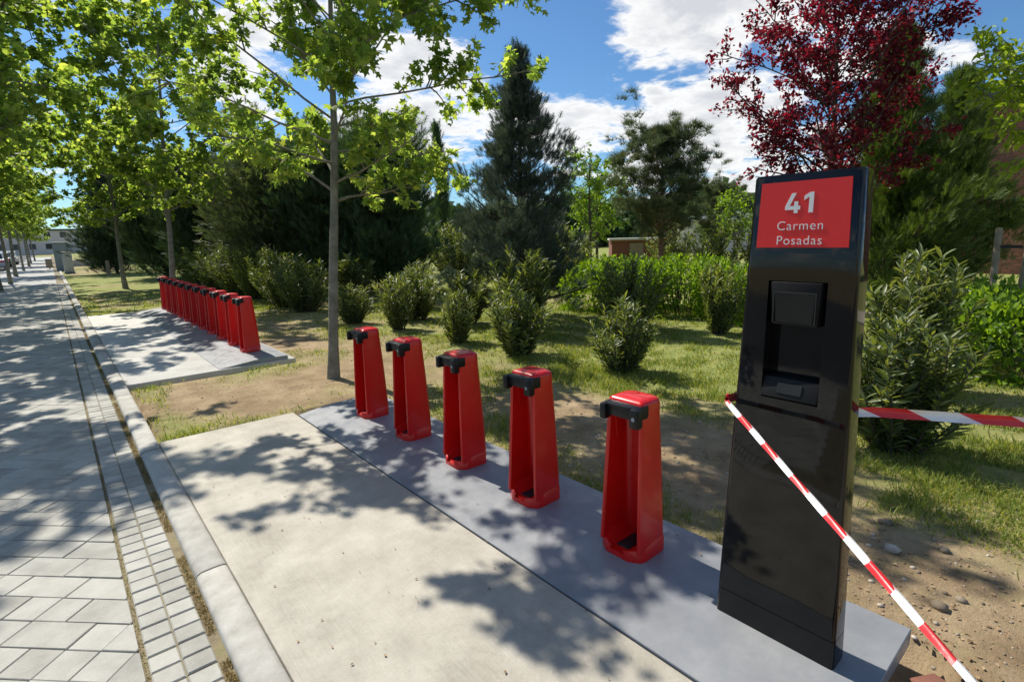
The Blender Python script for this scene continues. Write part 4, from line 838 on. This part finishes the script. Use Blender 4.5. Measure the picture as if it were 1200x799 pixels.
def car(x, y, mat, lb, rz=0):
    e = empty('parked_car', (x, y, -.13), rz, lb, 'car', 'parked cars along the road')
    prof = [(-2.05, .30), (-2.1, .55), (-2.05, .82), (-1.75, .92), (-1.35, 1.38), (-.9, 1.47), (.15, 1.45), (.55, 1.32), (1.05, .95), (1.85, .82), (2.1, .62), (2.12, .32)]
    mb = MB()
    ring = lambda X_, ins: [(X_, y_ * (1 - ins * .03), z_ - (ins * .04 if z_ > 1 else 0)) for y_, z_ in prof]
    mb.loft([ring(-.84, 1), ring(-.78, 0), ring(.78, 0), ring(.84, 1)]); mb.build('body', mat, e, bevel=.03)
    for sx in (-1, 1):
        g_ = MB(); xx = sx * .846; g_.add([(xx, -1.5, .95), (xx, -1.2, 1.32), (xx, .1, 1.36), (xx, .85, .97), (xx * .97, -1.5, .95), (xx * .97, -1.2, 1.32), (xx * .97, .1, 1.36), (xx * .97, .85, .97)], [(0, 1, 2, 3), (7, 6, 5, 4), (0, 3, 7, 4), (3, 2, 6, 7), (2, 1, 5, 6), (1, 0, 4, 5)]); g_.build('side_window', 'glass_dark', e)
        for yy in (-1.3, 1.3):
            wv = MB(); wv.loft([[(sx * x_, yy + r_ * math.cos(a), .31 + r_ * math.sin(a)) for a in np.linspace(0, 2 * math.pi, 17)[:-1]] for x_, r_ in ((.66, .30), (.85, .31), (.87, .28))]); wh = wv.build('wheel', 'rubber_black', e, smooth=40)
            wv = MB(); wv.loft([[(sx * x_, yy + r_ * math.cos(a), .31 + r_ * math.sin(a)) for a in np.linspace(0, 2 * math.pi, 13)[:-1]] for x_, r_ in ((.86, .19), (.88, .17))]); wv.build('rim', 'cabinet_pale', wh, smooth=40)
        MB().box(sx * .62 - .14, sx * .62 + .14, -2.125, -2.02, .62, .76).build('tail_light', 'tape_red', e, bevel=.02)
    wn = MB(); wn.add([(-.68, -1.78, .96), (.68, -1.78, .96), (.60, -1.40, 1.36), (-.60, -1.40, 1.36), (-.68, -1.72, .94), (.68, -1.72, .94), (.60, -1.34, 1.34), (-.60, -1.34, 1.34)], [(0, 3, 2, 1), (4, 5, 6, 7), (0, 1, 5, 4), (1, 2, 6, 5), (2, 3, 7, 6), (3, 0, 4, 7)]); wn.build('rear_window', 'glass_dark', e)
    return e
car(-3.7, 63, 'car_silver', 'silver parked car at the left edge beyond the tree trunks'); car(-3.7, 71, 'car_dark', 'dark parked car behind the silver one'); car(-3.7, 82, 'car_silver', 'farthest pale parked car down the road')
e = empty('apartment_building', (8, 190, -.1), 0, 'pale pinkish building closing the view at the end of the street', 'building')
MB().box(-30, 9, 0, 12, 0, 6.2).build('wall', 'pale_render', e); MB().box(-30.4, 9.4, -.4, 12.4, 6.21, 6.6).build('roof', 'roof_slate', e)
for k in range(11):
    for f in range(2):
        w_ = MB().box(-28.4 + k * 3.3, -26.9 + k * 3.3, -.06, .05, 1.3 + f * 3, 2.9 + f * 3).build('window', 'pale_render', e); MB().box(-28.3 + k * 3.3, -27.0 + k * 3.3, -.075, -.061, 1.4 + f * 3, 2.8 + f * 3).build('pane', 'glass_dark', w_)
# brick building with dark gable roof, courses built as strips of brick
e = empty('brick_building', (22.5, 0, -.1), 0, 'red brick building with a dark sloping roof at the right edge', 'building')
def zr(y): return 4.95 + (4.2 - y) * .45
mb = MB(); mb.add([(0.012, 4.15, 0), (0.012, -6, 0), (0.012, -6, zr(-6) - .1), (0.012, 4.15, zr(4.15) - .1), (9, 4.15, 0), (9, -6, 0), (9, -6, zr(-6) - .1), (9, 4.15, zr(4.15) - .1)], [(0, 3, 2, 1), (4, 5, 6, 7), (0, 1, 5, 4), (1, 2, 6, 5), (2, 3, 7, 6), (3, 0, 4, 7)])
wall = mb.build('wall', 'mortar', e)
bb = MB()
for c in range(64):
    z_ = .03 + c * .10
    for k in range(42):
        y1 = 4.15 - (k + .5 * (c % 2)) * .245
        if y1 < -6 or z_ + .085 > zr(y1) - .14: continue
        bb.box(-.004 + .004 * math.sin(k * 7.1 + c), .013, y1 - .232, y1, z_, z_ + .083)
o = bb.build('bricks', 'brick_red', wall); o['kind'] = 'stuff'
rf = MB(); rf.add([(-.5, 4.75, zr(4.75) - .05), (-.5, -6, zr(-6) - .05), (-.5, -6, zr(-6) + .30), (-.5, 4.75, zr(4.75) + .30), (9.5, 4.75, zr(4.75) - .05), (9.5, -6, zr(-6) - .05), (9.5, -6, zr(-6) + .30), (9.5, 4.75, zr(4.75) + .30)], [(0, 3, 2, 1), (4, 5, 6, 7), (0, 1, 5, 4), (1, 2, 6, 5), (2, 3, 7, 6), (3, 0, 4, 7)])
rf.build('roof', 'roof_slate', e)
e = empty('far_house', (39.5, 21.6, -.1), .6, 'distant house with grey hipped roof seen beside the totem', 'house')
MB().box(-3, 3, -3, 3, 0, 2.3).build('wall', 'pale_render', e)
h_ = MB(); h_.add([(-3.3, -3.3, 2.3), (3.3, -3.3, 2.3), (3.3, 3.3, 2.3), (-3.3, 3.3, 2.3), (-.4, 0, 3.4), (.4, 0, 3.4)], [(3, 2, 1, 0), (0, 1, 5, 4), (1, 2, 5), (2, 3, 4, 5), (3, 0, 4)]); h_.build('roof', 'cabinet_grey', e)
for yy in (-1.6, .6):
    w_ = MB().box(-3.06, -2.98, yy, yy + 1.0, 1.0, 2.0).build('window', 'cabinet_pale', e); MB().box(-3.075, -3.061, yy + .08, yy + .92, 1.08, 1.92).build('pane', 'glass_dark', w_)
e = empty('brick_shed', (23.9, 17.9, -.1), .75, 'low reddish brick shed with pale roof between cedar and pine', 'shed')
MB().box(-1.2, 1.2, -1.2, 1.2, 0, 1.25).build('wall', 'brick_red', e); MB().box(-1.35, .1, -1.35, 1.35, 1.252, 1.36).build('roof', 'concrete_pale', e, bevel=.02); MB().box(-1.23, -1.19, -.4, .3, .2, 1.1).build('door', 'wood_stake', e)
